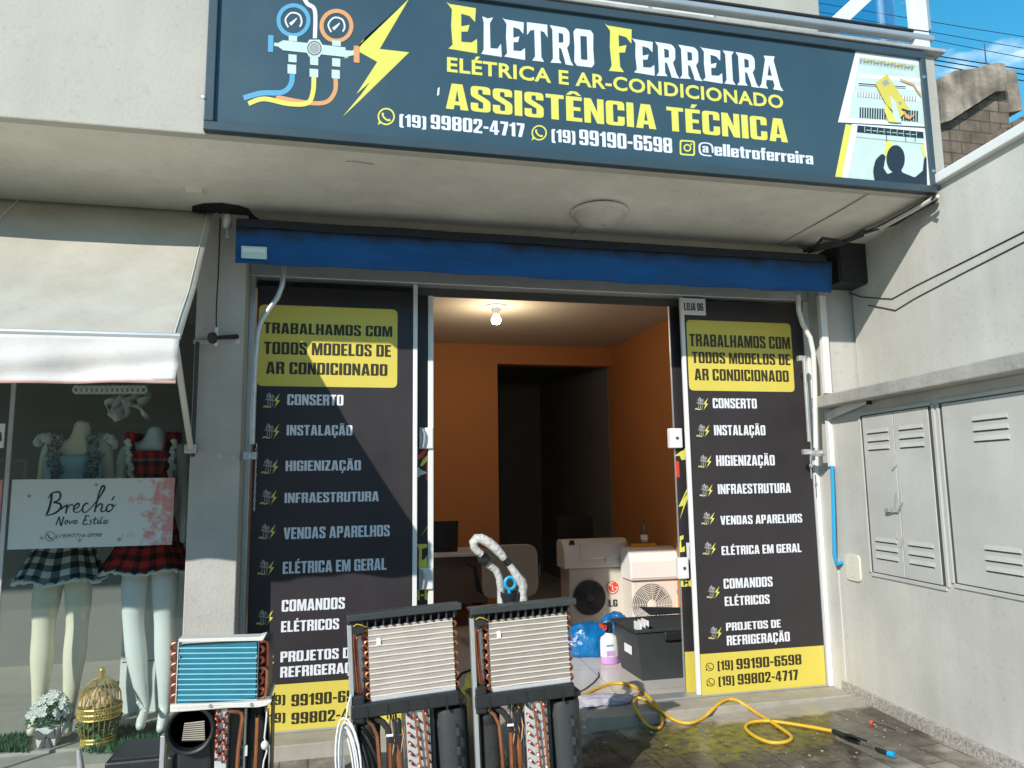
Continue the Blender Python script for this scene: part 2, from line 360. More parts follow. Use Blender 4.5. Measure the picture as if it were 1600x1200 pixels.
moss = blob(2.2, -.40, .72, .40, .6); wet = blob(2.2, -.55, 1.5, .55, .25); dry = blob(2.95, -.06, .95, .20, .25)
nm = n.new('ShaderNodeTexNoise'); nm.inputs['Scale'].default_value = 22; nm.inputs['Detail'].default_value = 6; l.new(tx.outputs['Object'], nm.inputs['Vector'])
mm = n.new('ShaderNodeMath'); mm.operation = 'MULTIPLY'; mm.use_clamp = True
mr = n.new('ShaderNodeMapRange'); mr.inputs[1].default_value = .38; mr.inputs[2].default_value = .6; l.new(nm.outputs['Fac'], mr.inputs[0]); l.new(moss, mm.inputs[0]); l.new(mr.outputs[0], mm.inputs[1])
m2 = n.new('ShaderNodeMixRGB'); m2.inputs[2].default_value = (.20, .19, .035, 1); l.new(mm.outputs[0], m2.inputs[0])
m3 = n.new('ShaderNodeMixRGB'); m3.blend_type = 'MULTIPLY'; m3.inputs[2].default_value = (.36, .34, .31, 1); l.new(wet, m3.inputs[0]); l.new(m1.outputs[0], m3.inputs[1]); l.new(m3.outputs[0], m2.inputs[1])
m4 = n.new('ShaderNodeMixRGB'); m4.inputs[2].default_value = (.40, .365, .31, 1); dm = n.new('ShaderNodeMath'); dm.operation = 'MULTIPLY'; dm.inputs[1].default_value = .9; l.new(dry, dm.inputs[0]); l.new(dm.outputs[0], m4.inputs[0]); l.new(m2.outputs[0], m4.inputs[1])
l.new(m4.outputs[0], b.inputs['Base Color'])
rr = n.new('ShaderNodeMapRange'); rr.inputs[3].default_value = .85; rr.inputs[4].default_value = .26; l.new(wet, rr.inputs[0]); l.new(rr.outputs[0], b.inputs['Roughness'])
bp = n.new('ShaderNodeBump'); bp.inputs['Strength'].default_value = .6; bp.inputs['Distance'].default_value = .01
ba = n.new('ShaderNodeMath'); ba.operation = 'MULTIPLY_ADD'; ba.inputs[1].default_value = -1.2; l.new(br.outputs['Fac'], ba.inputs[0]); l.new(t.outputs['Fac'], ba.inputs[2])
l.new(ba.outputs[0], bp.inputs['Height']); l.new(bp.outputs[0], b.inputs['Normal'])
# granite plinth
M['granite'] = mat('speckled granite', (.62, .57, .52), .55, c2=(.16, .145, .13), vscale=70, bump=.1)
def weather(m, amount=.16, patch=1.1):
    """patches, rain streaks and fine specks that multiply a paint's own colour"""
    n, l, b = nodes(m); src = b.inputs['Base Color'].links[0].from_socket
    tx = n.new('ShaderNodeTexCoord'); last = src
    for sc_, scl, lo, hi, det in (((1, 1, 1), patch, .38, .62, 3), ((7, 7, .35), 1.0, .35, .75, 6), ((1, 1, 1), 34, .30, .42, 4)):
        mp = n.new('ShaderNodeMapping'); mp.inputs['Scale'].default_value = sc_; l.new(tx.outputs['Object'], mp.inputs[0])
        t = n.new('ShaderNodeTexNoise'); t.inputs['Scale'].default_value = scl; t.inputs['Detail'].default_value = det; l.new(mp.outputs[0], t.inputs['Vector'])
        r = n.new('ShaderNodeMapRange'); r.inputs[1].default_value = lo; r.inputs[2].default_value = hi; r.inputs[3].default_value = 1-amount; r.inputs[4].default_value = 1.0; l.new(t.outputs['Fac'], r.inputs[0])
        x = n.new('ShaderNodeMixRGB'); x.blend_type = 'MULTIPLY'; x.inputs[0].default_value = 1; l.new(last, x.inputs[1]); l.new(r.outputs[0], x.inputs[2]); last = x.outputs[0]
    l.new(last, b.inputs['Base Color'])
weather(M['wall'], .11); weather(M['wall_warm'], .08); weather(M['pillar'], .10, 2); weather(M['soffit'], .10, .9); weather(M['locker'], .06, 3); weather(M['ledge'], .16, 3); weather(M['cream_cloth'], .07, 2); weather(M['valance'], .06, 3)
for k in ('weathered', 'brownwall'): weather(M[k], .4, 3)
M['blockwork'] = mat('sooty hollow block work', (.30, .23, .17), .95); n, l, b = nodes(M['blockwork'])
tx = n.new('ShaderNodeTexCoord'); mp = n.new('ShaderNodeMapping'); mp.inputs['Rotation'].default_value = (R(90), 0, 0); l.new(tx.outputs['Object'], mp.inputs[0])
br = n.new('ShaderNodeTexBrick'); br.inputs['Scale'].default_value = 1; br.inputs['Brick Width'].default_value = .39; br.inputs['Row Height'].default_value = .19; br.inputs['Mortar Size'].default_value = .012
br.inputs['Color1'].default_value = (.30, .225, .165, 1); br.inputs['Color2'].default_value = (.22, .165, .12, 1); br.inputs['Mortar'].default_value = (.12, .095, .075, 1)
l.new(mp.outputs[0], br.inputs['Vector']); l.new(br.outputs['Color'], b.inputs['Base Color']); weather(M['blockwork'], .35, 4)
# blue canvas darkens towards its upper edge, broken by noise
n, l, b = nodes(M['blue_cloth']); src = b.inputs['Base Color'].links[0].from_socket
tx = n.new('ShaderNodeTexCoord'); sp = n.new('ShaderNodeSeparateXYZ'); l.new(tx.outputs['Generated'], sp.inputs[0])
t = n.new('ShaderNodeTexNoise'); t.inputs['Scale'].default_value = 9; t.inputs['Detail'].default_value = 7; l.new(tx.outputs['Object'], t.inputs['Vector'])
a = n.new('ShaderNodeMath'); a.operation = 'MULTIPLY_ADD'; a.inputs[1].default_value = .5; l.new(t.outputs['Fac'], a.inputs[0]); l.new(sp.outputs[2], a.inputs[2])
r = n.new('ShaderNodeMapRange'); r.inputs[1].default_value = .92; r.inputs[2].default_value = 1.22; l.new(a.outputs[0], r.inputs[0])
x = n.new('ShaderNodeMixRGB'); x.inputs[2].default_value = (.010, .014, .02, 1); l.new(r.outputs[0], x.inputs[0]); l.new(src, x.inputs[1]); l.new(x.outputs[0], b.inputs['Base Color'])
# banner with pink watercolour corners
M['banner'] = mat('white banner print', (.62, .66, .64), .6); n, l, b = nodes(M['banner'])
tx = n.new('ShaderNodeTexCoord'); sp = n.new('ShaderNodeSeparateXYZ'); l.new(tx.outputs['Generated'], sp.inputs[0])
t = n.new('ShaderNodeTexNoise'); t.inputs['Scale'].default_value = 11; t.inputs['Detail'].default_value = 9; t.inputs['Roughness'].default_value = .7; l.new(tx.outputs['Object'], t.inputs['Vector'])
a = n.new('ShaderNodeMath'); a.operation = 'MULTIPLY_ADD'; a.inputs[1].default_value = .62; l.new(sp.outputs[0], a.inputs[0]); l.new(t.outputs['Fac'], a.inputs[2])
r = n.new('ShaderNodeValToRGB'); r.color_ramp.elements[0].position = 1.0-.0; r.color_ramp.elements[0].position = .98; r.color_ramp.elements[1].position = 1.0
r.color_ramp.elements[0].color = (.62, .66, .64, 1); r.color_ramp.elements[1].color = (.62, .28, .26, 1)
mr = n.new('ShaderNodeMapRange'); mr.inputs[1].default_value = 0; mr.inputs[2].default_value = 1.12; l.new(a.outputs[0], mr.inputs[0])
r.color_ramp.elements[0].position = .90; l.new(mr.outputs[0], r.inputs[0]); l.new(r.outputs[0], b.inputs['Base Color'])

# ---------------------------------------------------------------- lettering
S_ = .19; T_ = .155
G = {}
def g(ch, w, outer, *holes, extra=()): G[ch] = (w, [(outer, holes)] + list(extra))
r_ = .13; q_ = .045
g('I', .19, [(0,0),(.19,0),(.19,1),(0,1)])
g('L', .41, [(0,0),(.41,0),(.41,T_),(S_,T_),(S_,1),(0,1)])
g('T', .46, [(.135,0),(.325,0),(.325,1-T_),(.46,1-T_),(.46,1),(0,1),(0,1-T_),(.135,1-T_)])
E_ = [(0,0),(.41,0),(.41,T_),(S_,T_),(S_,.43),(.37,.43),(.37,.58),(S_,.58),(S_,1-T_),(.41,1-T_),(.41,1),(0,1)]
g('E', .41, E_)
g('F', .40, [(0,0),(S_,0),(S_,.40),(.36,.40),(.36,.555),(S_,.555),(S_,1-T_),(.40,1-T_),(.40,1),(0,1)])
g('H', .51, [(0,0),(S_,0),(S_,.42),(.32,.42),(.32,0),(.51,0),(.51,1),(.32,1),(.32,.58),(S_,.58),(S_,1),(0,1)])
g('N', .51, [(0,0),(.17,0),(.17,.52),(.33,0),(.51,0),(.51,1),(.34,1),(.34,.46),(.18,1),(0,1)])
g('M', .68, [(0,0),(.165,0),(.165,.66),(.26,0),(.42,0),(.515,.66),(.515,0),(.68,0),(.68,1),(.45,1),(.34,.45),(.23,1),(0,1)])
A_ = [(0,0),(.19,0),(.205,.17),(.335,.17),(.35,0),(.54,0),(.40,1),(.14,1)]; AH = [(.225,.32),(.315,.32),(.27,.76)]
g('A', .54, A_, AH)
g('V', .52, [(.14,0),(.38,0),(.52,1),(.33,1),(.26,.33),(.19,1),(0,1)])
g('R', .50, [(0,0),(S_,0),(S_,.43),(.27,.43,.03),(.31,.38,.03),(.31,0),(.50,0),(.50,.42,.08),(.43,.5,.03),(.5,.58,.08),(.5,1,r_),(0,1)], [(S_,.58),(.31,.58,q_),(.31,.85,q_),(S_,.85)])
g('P', .49, [(0,0),(S_,0),(S_,.40),(.49,.40,r_),(.49,1,r_),(0,1)], [(S_,.55),(.30,.55,q_),(.30,.85,q_),(S_,.85)])
g('B', .50, [(0,0),(.5,0,r_),(.5,.49,.08),(.45,.52,.02),(.5,.56,.08),(.5,1,r_),(0,1)], [(S_,.15),(.31,.15,q_),(.31,.44,q_),(S_,.44)], [(S_,.59),(.31,.59,q_),(.31,.86,q_),(S_,.86)])
g('D', .50, [(0,0),(.5,0,r_),(.5,1,r_),(0,1)], [(S_,.15),(.31,.15,q_),(.31,.85,q_),(S_,.85)])
O_ = [(0,0,r_),(.5,0,r_),(.5,1,r_),(0,1,r_)]; OH = [(S_,.14,q_),(.31,.14,q_),(.31,.86,q_),(S_,.86,q_)]
g('O', .50, O_, OH)
C_ = [(0,0,r_),(.49,0,r_),(.49,.38),(.31,.38),(.31,.14,q_),(S_,.14,q_),(S_,.86,q_),(.31,.86,q_),(.31,.64),(.49,.64),(.49,1,r_),(0,1,r_)]
g('C', .49, C_)
g('G', .50, [(0,0,r_),(.33,0,.08),(.36,.05),(.38,0),(.5,0),(.5,.53),(.26,.53),(.26,.39),(.31,.39),(.31,.14,q_),(S_,.14,q_),(S_,.86,q_),(.31,.86,q_),(.31,.66),(.5,.66),(.5,1,r_),(0,1,r_)])
g('S', .48, [(0,0,r_),(.48,0,r_),(.48,.44,.1),(.18,.70),(.18,.87,q_),(.29,.87,q_),(.29,.70),(.48,.70),(.48,1,r_),(0,1,r_),(0,.60,.1),(.30,.36),(.30,.13,q_),(.18,.13,q_),(.18,.34),(0,.34)])
g('U', .50, [(0,0,r_),(.5,0,r_),(.5,1),(.31,1),(.31,.14,q_),(S_,.14,q_),(S_,1),(0,1)])
g('J', .34, [(0,0),(.34,0,r_),(.34,1),(.15,1),(.15,.15,q_),(0,.15)])
g('Z', .41, [(0,0),(.41,0),(.41,T_),(.21,T_),(.41,.80),(.41,1),(0,1),(0,1-T_),(.20,1-T_),(0,.2)])
g('0', .49, [(0,0,r_),(.49,0,r_),(.49,1,r_),(0,1,r_)], [(S_,.14,q_),(.30,.14,q_),(.30,.86,q_),(S_,.86,q_)])
g('1', .32, [(.12,0),(.31,0),(.31,1),(.17,1),(.10,.88),(0,.82),(0,.70),(.12,.72)])
g('2', .46, [(0,0),(.46,0),(.46,.15),(.21,.15),(.46,.58,.1),(.46,1,r_),(0,1,r_),(0,.62),(.18,.62),(.18,.86,q_),(.28,.86,q_),(.28,.60),(0,.17)])
g('4', .50, [(.24,0),(.42,0),(.42,.19),(.5,.19),(.5,.33),(.42,.33),(.42,1),(.2,1),(0,.36),(0,.19),(.24,.19)], [(.13,.33),(.24,.33),(.24,.72)])
g('5', .47, [(0,0,r_),(.47,0,r_),(.47,.66,r_),(.20,.66),(.20,.84),(.44,.84),(.44,1),(0,1),(0,.44),(.18,.44),(.18,.53,.03),(.29,.53,.03),(.29,.13,q_),(.18,.13,q_),(.18,.34),(0,.34)])
six = [(0,0,r_),(.48,0,r_),(.48,.62,r_),(.19,.62),(.19,.87,q_),(.29,.87,q_),(.29,.74),(.48,.74),(.48,1,r_),(0,1,r_)]; sixh = [(.19,.13,q_),(.29,.13,q_),(.29,.49,q_),(.19,.49,q_)]
g('6', .48, six, sixh)
rot = lambda L: [(.48-p[0], 1-p[1])+tuple(p[2:]) for p in L]
g('9', .48, rot(six), rot(sixh))
g('7', .42, [(.07,0),(.27,0),(.42,.80),(.42,1),(0,1),(0,.83),(.22,.83)])
g('8', .49, [(0,0,r_),(.49,0,r_),(.49,.48,.07),(.45,.52),(.49,.56,.07),(.49,1,r_),(0,1,r_),(0,.56,.07),(.04,.52),(0,.48,.07)], [(.19,.13,q_),(.30,.13,q_),(.30,.44,q_),(.19,.44,q_)], [(.19,.60,q_),(.30,.60,q_),(.30,.87,q_),(.19,.87,q_)])
g('-', .26, [(0,.36),(.26,.36),(.26,.52),(0,.52)])
g('(', .24, [(0,-.1,.12),(.24,-.1),(.24,.0),(.18,.05,.03),(.18,.83,.03),(.24,.88),(.24,.98),(0,.98,.12)])
g(')', .24, [(.24,-.1,.12),(.24,.98,.12),(0,.98),(0,.88),(.06,.83,.03),(.06,.05,.03),(0,0),(0,-.1)])
ac = lambda x: ([(x-.05,1.05),(x+.05,1.05),(x+.15,1.21),(x-.01,1.21)], ())
ci = lambda x: ([(x-.2,1.05),(x-.1,1.05),(x,1.13),(x+.1,1.05),(x+.2,1.05),(x+.08,1.21),(x-.08,1.21)], ())
ti = lambda x: ([(x-.2,1.06),(x-.11,1.06),(x-.08,1.11),(x+.06,1.06),(x+.15,1.06),(x+.2,1.18),(x+.11,1.18),(x+.08,1.14),(x-.06,1.19),(x-.15,1.19)], ())
G['É'] = (.41, [(E_, ()), ac(.2)]); G['Ê'] = (.41, [(E_, ()), ci(.2)]); G['Ã'] = (.54, [(A_, (AH,)), ti(.27)])
G['Õ'] = (.50, [(O_, (OH,)), ti(.25)]); G['Ó'] = (.50, [(O_, (OH,)), ac(.25)])
G['Ç'] = (.49, [(C_, ()), ([(.17,-.24),(.30,-.24,.05),(.34,-.10,.04),(.29,-.02),(.21,-.02),(.23,-.13),(.16,-.15)], ())])
g('e', .44, [(0,0,.1),(.44,0,.1),(.44,.26),(.27,.26),(.27,.12,.03),(.18,.12,.03),(.18,.31),(.44,.31),(.44,.73,.1),(0,.73,.1)], [(.18,.43),(.27,.43),(.27,.61,.03),(.18,.61,.03)])
g('l', .18, [(0,0),(.18,0),(.18,1),(0,1)])
g('t', .30, [(.06,.06),(.12,0),(.3,0),(.3,.12),(.24,.12),(.24,.6),(.3,.6),(.3,.73),(.24,.73),(.24,.92),(.06,.92),(.06,.73),(0,.73),(0,.6),(.06,.6)])
g('r', .32, [(0,0),(.18,0),(.18,.50),(.32,.55),(.32,.74),(.24,.72),(.18,.66),(.18,.73),(0,.73)])
g('o', .45, [(0,0,.1),(.45,0,.1),(.45,.73,.1),(0,.73,.1)], [(.18,.12,.03),(.27,.12,.03),(.27,.61,.03),(.18,.61,.03)])
g('f', .30, [(.05,0),(.23,0),(.23,.6),(.3,.6),(.3,.73),(.23,.73),(.23,.87),(.3,.87),(.3,1),(.05,1,.1),(.05,.73),(0,.73),(0,.6),(.05,.6)])
g('i', .18, [(0,0),(.18,0),(.18,.73),(0,.73)], extra=[([(0,.82),(.18,.82),(.18,1),(0,1)], ())])
a_o = [(0,0,.1),(.2,0,.05),(.27,.07),(.27,0),(.45,0),(.45,.73,.1),(0,.73,.1),(0,.50),(.18,.50),(.18,.61,.03),(.27,.61,.03),(.27,.50),(0,.36)]; a_h = [(.18,.12),(.27,.12),(.27,.37),(.18,.31)]
g('a', .45, a_o, a_h)
sm = lambda L, s, x, y: [(p[0]*s+x, p[1]*s+y)+tuple(q*s for q in p[2:]) for p in L]
G['@'] = (.84, [([(0,-.12,.42),(.7,-.12),(.7,-.02),(.10,-.02,.36),(.10,.90,.36),(.74,.90,.34),(.74,.2),(.84,.2),(.84,1,.42),(0,1,.42)], ()), (sm(a_o,.72,.22,.16), (sm(a_h,.72,.22,.16),))])
# spurred display capitals of the shop name
D = {}
def d(ch, w, outer, *holes): D[ch] = (w, [(outer, holes)])
d('E', .62, [(0,0),(.62,-.03),(.62,.30),(.5,.2),(.28,.19),(.28,.42),(.42,.44),(.46,.60),(.28,.54),(.28,.83),(.46,.80),(.58,.68),(.60,1.0),(.02,1.02),(-.04,1.06),(.08,.9),(.06,.52),(.09,.1)])
d('L', .60, [(0,0),(.6,-.02),(.58,.34),(.48,.19),(.27,.18),(.26,.86),(.36,1.03),(.2,.98),(.04,1.02),(.08,.86),(.07,.12)])
d('T', .62, [(.14,-.02),(.50,-.02),(.42,.1),(.41,.83),(.52,.80),(.62,.66),(.62,1.02),(0,1.02),(0,.66),(.1,.80),(.22,.83),(.23,.1)])
d('R', .66, [(0,-.02),(.34,0),(.27,.1),(.27,.42),(.34,.40),(.44,.08),(.46,-.02),(.70,-.03),(.62,.1),(.52,.44),(.60,.56,.05),(.61,.9,.1),(.5,1.0,.06),(0,1.02),(.08,.9),(.08,.1)], [(.27,.56),(.41,.58,.04),(.41,.82,.04),(.27,.84)])
d('O', .62, [(.08,-.02),(.54,-.02),(.62,.08),(.6,.5),(.62,.92),(.54,1.02),(.08,1.02),(0,.92),(.02,.5),(0,.08)], [(.21,.17),(.41,.17),(.41,.83),(.21,.83)])
d('F', .60, [(.02,-.03),(.38,-.02),(.29,.1),(.28,.42),(.42,.44),(.46,.62),(.28,.56),(.28,.83),(.46,.80),(.58,.66),(.60,1.0),(.02,1.02),(-.04,1.06),(.08,.9),(.06,.52),(.09,.1)])
d('I', .36, [(0,-.02),(.36,-.02),(.28,.1),(.28,.9),(.36,1.02),(0,1.02),(.08,.9),(.08,.1)])
d('A', .72, [(-.02,-.02),(.28,-.02),(.22,.1),(.25,.26),(.46,.26),(.5,.1),(.44,-.02),(.78,-.04),(.69,.1),(.52,.9),(.56,1.04),(.2,1.02),(.24,.9),(.07,.1)], [(.29,.40),(.43,.40),(.36,.76)])
def fillet(L):
    out = []; k = len(L)
    for i, p in enumerate(L):
        if len(p) < 3: out.append((p[0], p[1])); continue
        a = V((L[i-1][0], L[i-1][1])); b = V((p[0], p[1])); c = V((L[(i+1) % k][0], L[(i+1) % k][1])); r = p[2]
        u = (a-b); w = (c-b); r1 = min(r, u.length*.49); r2 = min(r, w.length*.49)
        p0 = b+u.normalized()*r1; p2 = b+w.normalized()*r2
        for t in (0, .25, .5, .75, 1):
            q = p0*(1-t)**2 + b*2*t*(1-t) + p2*t*t; out.append((q.x, q.y))
    return out
def glyph_polys(s, F=G, gap=.065, space=.24):
    x = 0; out = []
    for ch in s:
        if ch == ' ': x += space; continue
        w, ps = F[ch]
        for o, hs in ps: out.append(([(x+a, b) for a, b in fillet(o)], [[(x+a, b) for a, b in fillet(h)] for h in hs]))
        x += w+gap
    return out, x-gap
def text(s, bl, tr, y, m, parent, F=G, gap=.065, name='lettering', space=.24):
    """one line of lettering on the plane y, its baseline start and its capital height end given as seen in the photograph"""
    a = PY(*bl, y); b = PY(*tr, y); ps, w = glyph_polys(s, F, gap, space); mb = MB(); sx = (b.x-a.x)/w; sz = b.z-a.z
    for o, hs in ps:
        mp = lambda L: [V((a.x+p[0]*sx, y, a.z+p[1]*sz)) for p in L]
        mb.flat(mp(o), [mp(h) for h in hs])
    return mb.build(name, m, parent)
def builtin_text(s, bl, tr, y, m, parent, off=.02, shear=0, ls=1.0, name='lettering'):
    c = bpy.data.curves.new('t', 'FONT'); c.body = s; c.offset = off; c.shear = shear; c.space_character = ls; c.resolution_u = 3
    o = bpy.data.objects.new('t', c); col.objects.link(o); bpy.context.view_layer.update()
    me = o.evaluated_get(bpy.context.evaluated_depsgraph_get()).to_mesh()
    vs = [v.co.copy() for v in me.vertices]; fs = [tuple(p.vertices) for p in me.polygons]
    bpy.data.objects.remove(o)
    a = PY(*bl, y); b = PY(*tr, y); x0 = min(v.x for v in vs); x1 = max(v.x for v in vs); cap = .70
    mb = MB(); mb.add([(a.x+(v.x-x0)/(x1-x0)*(b.x-a.x), y, a.z+v.y/cap*(b.z-a.z)) for v in vs], fs)
    return mb.build(name, m, parent)
def ribbon(mb, fn, pts, w, smooth=True):
    """a stroke of width w (one value or one per point) through 2-D points, mapped onto a surface by fn"""
    P = [V(p) for p in pts]
    ws = list(w) if isinstance(w, (list, tuple)) else [w]*len(P)
    while len(ws) < len(P): ws.append(ws[-1])
    if smooth and len(P) > 2:
        Q = []; W = []
        for i in range(len(P)-1):
            p0 = P[max(i-1, 0)]; p1 = P[i]; p2 = P[i+1]; p3 = P[min(i+2, len(P)-1)]
            for k in range(5):
                t = k/5; Q.append(.5*((2*p1)+(p2-p0)*t+(2*p0-5*p1+4*p2-p3)*t*t+(3*p1-p0-3*p2+p3)*t**3)); W.append(ws[i]*(1-t)+ws[i+1]*t)
        Q.append(P[-1]); W.append(ws[-1]); P = Q; ws = W
    L = []; Rr = []
    for i, p in enumerate(P):
        t = P[min(i+1, len(P)-1)]-P[max(i-1, 0)]; t = t.normalized() if t.length > 0 else V((1, 0)); nn = V((-t.y, t.x))
        L.append(p+nn*ws[i]/2); Rr.append(p-nn*ws[i]/2)
    vs = [fn(p.x, p.y) for p in L]+[fn(p.x, p.y) for p in Rr]; k = len(P)
    mb.add(vs, [(i, i+1, k+i+1, k+i) for i in range(k-1)])
def circ(cx, cy, r, n=28, rx=None): return [(cx+(rx or r)*math.cos(2*math.pi*i/n), cy+r*math.sin(2*math.pi*i/n)) for i in range(n)]

# ---------------------------------------------------------------- the ground
GZ = .05
struct(MB().add([(-300,-300,-.12),(300,-300,-.12),(300,300,-.12),(-300,300,-.12)], [(0,1,2,3)]).build('ground', M['asphalt']))
struct(MB().add([(-60,-11,-.10),(60,-11,-.10),(60,-1.75,-.10),(-60,-1.75,-.10)], [(0,1,2,3)]).build('road', M['concrete']))  # unseen road, edge and pale colour set to bounce light under the canopy
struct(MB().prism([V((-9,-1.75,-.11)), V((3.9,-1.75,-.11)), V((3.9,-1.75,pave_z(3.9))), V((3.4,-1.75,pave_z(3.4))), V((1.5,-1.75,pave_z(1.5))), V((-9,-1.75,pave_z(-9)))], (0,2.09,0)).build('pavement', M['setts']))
struct(MB().box((-.56,.34,-.1), (3.35,7.5,.128)).build('shop_floor', M['tile']))

# ---------------------------------------------------------------- the shop building
YC = -.93; ZS = 3.225
b = thing('shop_building', 'grey and off white shop building with a projecting canopy over two shopfronts', 'building', (1, 1, 0))
ZT = PY(1442, 80, YC).z; sL = PY(318, 203, YC); sR = PY(1462, 303, YC)
MB().box((-6,YC+.03,ZS-.006), (sR.x+.115,YC+.09,ZT)).box((-6,YC+.0901,ZS+.03), (sR.x+.115,-.55,ZT)).build('fascia', M['wall_warm'], b, bev=.008)
SB = 3.15
MB().hexa([(-6,YC+.0902,ZS),(sR.x+.115,YC+.0902,ZS),(sR.x+.115,.34,SB-.025),(-6,.34,SB-.025)], (0,0,.019)).build('soffit', M['soffit'], b)
SN = V((0, SB-.025-ZS, -(.34-YC-.029))).normalized()
def PS(px, py, off=0): return PP(px, py, V((0,YC+.029,ZS))+SN*off*(1 if SN.z < 0 else -1), SN)
MB().box((-6,YC-.018,ZT), (sR.x+.16,-.50,ZT+.024)).build('fascia_cap', M['ledge'], b, bev=.006)
MB().box((-6,-.549,3.95), (sR.x+.11,1.2,4.02)).build('terrace_slab', M['wall_warm'], b)
MB().box((-.83,0,GZ-.05), (-.560,.30,ZS-.001)).build('pillar', M['pillar'], b, bev=.006)
MB().box((3.322,.05,GZ-.05), (4.0,.34,ZS-.001)).build('pillar', M['wall'], b, bev=.004)
MB().box((-.559,.06,2.96), (3.321,.34,ZS-.001)).build('lintel', M['near_black'], b)  # near black lintel band behind the awning roll
MB().box((-6,.02,2.75), (-.831,.34,ZS-.001)).build('lintel', M['pillar'], b)
MB().box((-.82,.301,0), (-.561,7.5,3.3)).build('party_wall', M['orange_wall'], b)
RW = 3.2; BY = 3.9; CZ = 3.15; dx = PY(777, 568, BY).x; dz = PY(777, 568, BY).z
MB().box((RW,.341,0), (RW+.15,7.5,3.3)).build('interior_wall', M['orange_wall'], b)
MB().box((-.56,BY,0), (dx,BY+.14,CZ)).box((dx,BY,dz), (RW,BY+.14,CZ)).build('interior_wall', M['orange_wall'], b)
MB().box((-.56,.341,CZ), (RW,BY,CZ+.1)).build('ceiling', M['ceil'], b)
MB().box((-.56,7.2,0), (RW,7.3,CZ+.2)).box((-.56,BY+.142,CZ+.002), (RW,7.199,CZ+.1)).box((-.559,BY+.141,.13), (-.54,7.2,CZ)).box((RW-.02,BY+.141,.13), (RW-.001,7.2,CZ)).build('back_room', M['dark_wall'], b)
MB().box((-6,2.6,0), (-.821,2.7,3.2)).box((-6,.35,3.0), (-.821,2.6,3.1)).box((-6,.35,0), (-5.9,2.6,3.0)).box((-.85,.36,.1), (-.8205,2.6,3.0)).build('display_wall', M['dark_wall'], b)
MB().box((-6,-.04,-.05), (-.831,.34,.085)).build('window_sill', M['sill'], b, bev=.006)
MB().box((-6,.341,.0), (-.851,2.6,.10)).build('display_floor', M['sill'], b)
MB().box((-.556,-.02,-.05), (3.319,.339,.126)).build('doorstep', M['wood'], b, bev=.005)
# upper storey behind the terrace
ux = PY(1280, 20, 1.2).x
MB().box((-6,1.2,4.0), (ux,1.5,7.5)).build('upper_wall', M['wall_warm'], b)
for (p0, p1) in ((632, 700), (735, 860), (905, 1110)):
    a = PY(p0, 0, 1.2).x; c = PY(p1, 0, 1.2).x
    w = MB().box((a,1.15,4.3), (c,1.199,6.2)).build('window', M['white_alu'], b, bev=.004)
    MB().box((a+.06,1.14,4.36), (c-.06,1.149,6.1)).build('pane', M['cream_pl'], w)
    MB().box(((a+c)/2-.015,1.13,4.3), ((a+c)/2+.015,1.139,6.2)).build('mullion', M['alu'], w)
# stains and a crack on the soffit, all dirt that lies on it
def stain(pts, m, name): return MB().flat([PS(x, y, .003) for x, y in pts]).build(name, m, b)
stain([(300,322),(318,318),(345,317),(372,321),(388,326),(398,338),(410,345),(300,345)], M['near_black'], 'soot_stain')
for nm, pts, r in (('joint', ((1359,302),(1320,325),(1272,352),(1216,382)), .004), ('crack', ((930,336),(905,352),(893,366)), .003), ('crack', ((540,252),(562,254),(584,257)), .002)):
    MB().tube([PS(x, y, .002) for x, y in pts], r, 5).build(nm, M['ledge'], b)
MB().box(PS(288, 293)-V((0,0,.02)), PS(318, 301)+V((0,0,.01))).build('blanking_box', M['soffit'], b, bev=.004)
for y, z in ((.705, .0),): pass
for px, py in ((312,711),(342,712),(371,534),(365,715)):
    p = PY(px, py, -.002); MB().lathe([(.0,0),(.012,.0),(.017,.003)], p, (0,1,0), 10).build('filled_hole', M['wall'], b)

# ---------------------------------------------------------------- boundary wall on the right
w = thing('boundary_wall', 'light grey rendered wall on the right with a stained ledge and granite plinth', 'wall', (3.4, -1, 0))
def along(p, s, off=0, z=0): q = V(p)+WD*s+WN*off; q.z = z; return q
zt = PU(1475, 285).z
MB().hexa([along(WU0,-7,0,0), along(WU0,-.02,0,0), along(WU0,-.02,0,zt), along(WU0,-7,0,zt)], -WN*.4).build('wall_face', M['wall'], w)
lz1 = PL(1600, 577, .12).z; lz0 = PL(1600, 549, .12).z
MB().hexa([along(WL0,-6,0,-.05), along(WL0,-.10,0,-.05), along(WL0,-.10,0,lz1), along(WL0,-6,0,lz1)], -WN*.16).build('wall_base', M['wall'], w)
MB().hexa([along(WL0,-6,.125,lz1+.001), along(WL0,-.158,.125,lz1+.001), along(WL0,-.158,.125,lz0), along(WL0,-6,.125,lz0)], -WN*.31).build('ledge', M['ledge'], w, bev=.008)
MB().hexa([along(WU0,-7,.04,zt), along(WU0,-.95,.04,zt), along(WU0,-.95,.04,zt+.06), along(WU0,-7,.04,zt+.06)], -WN*.5).build('coping', M['white_alu'], w, bev=.006)
gz = PL(1304, 1058, .02).z
MB().hexa([along(WL0,-6,.02,-.05), along(WL0,-.115,.02,-.05), along(WL0,-.115,.02,gz), along(WL0,-6,.02,gz)], -WN*.0195).build('plinth', M['granite'], w, bev=.004)

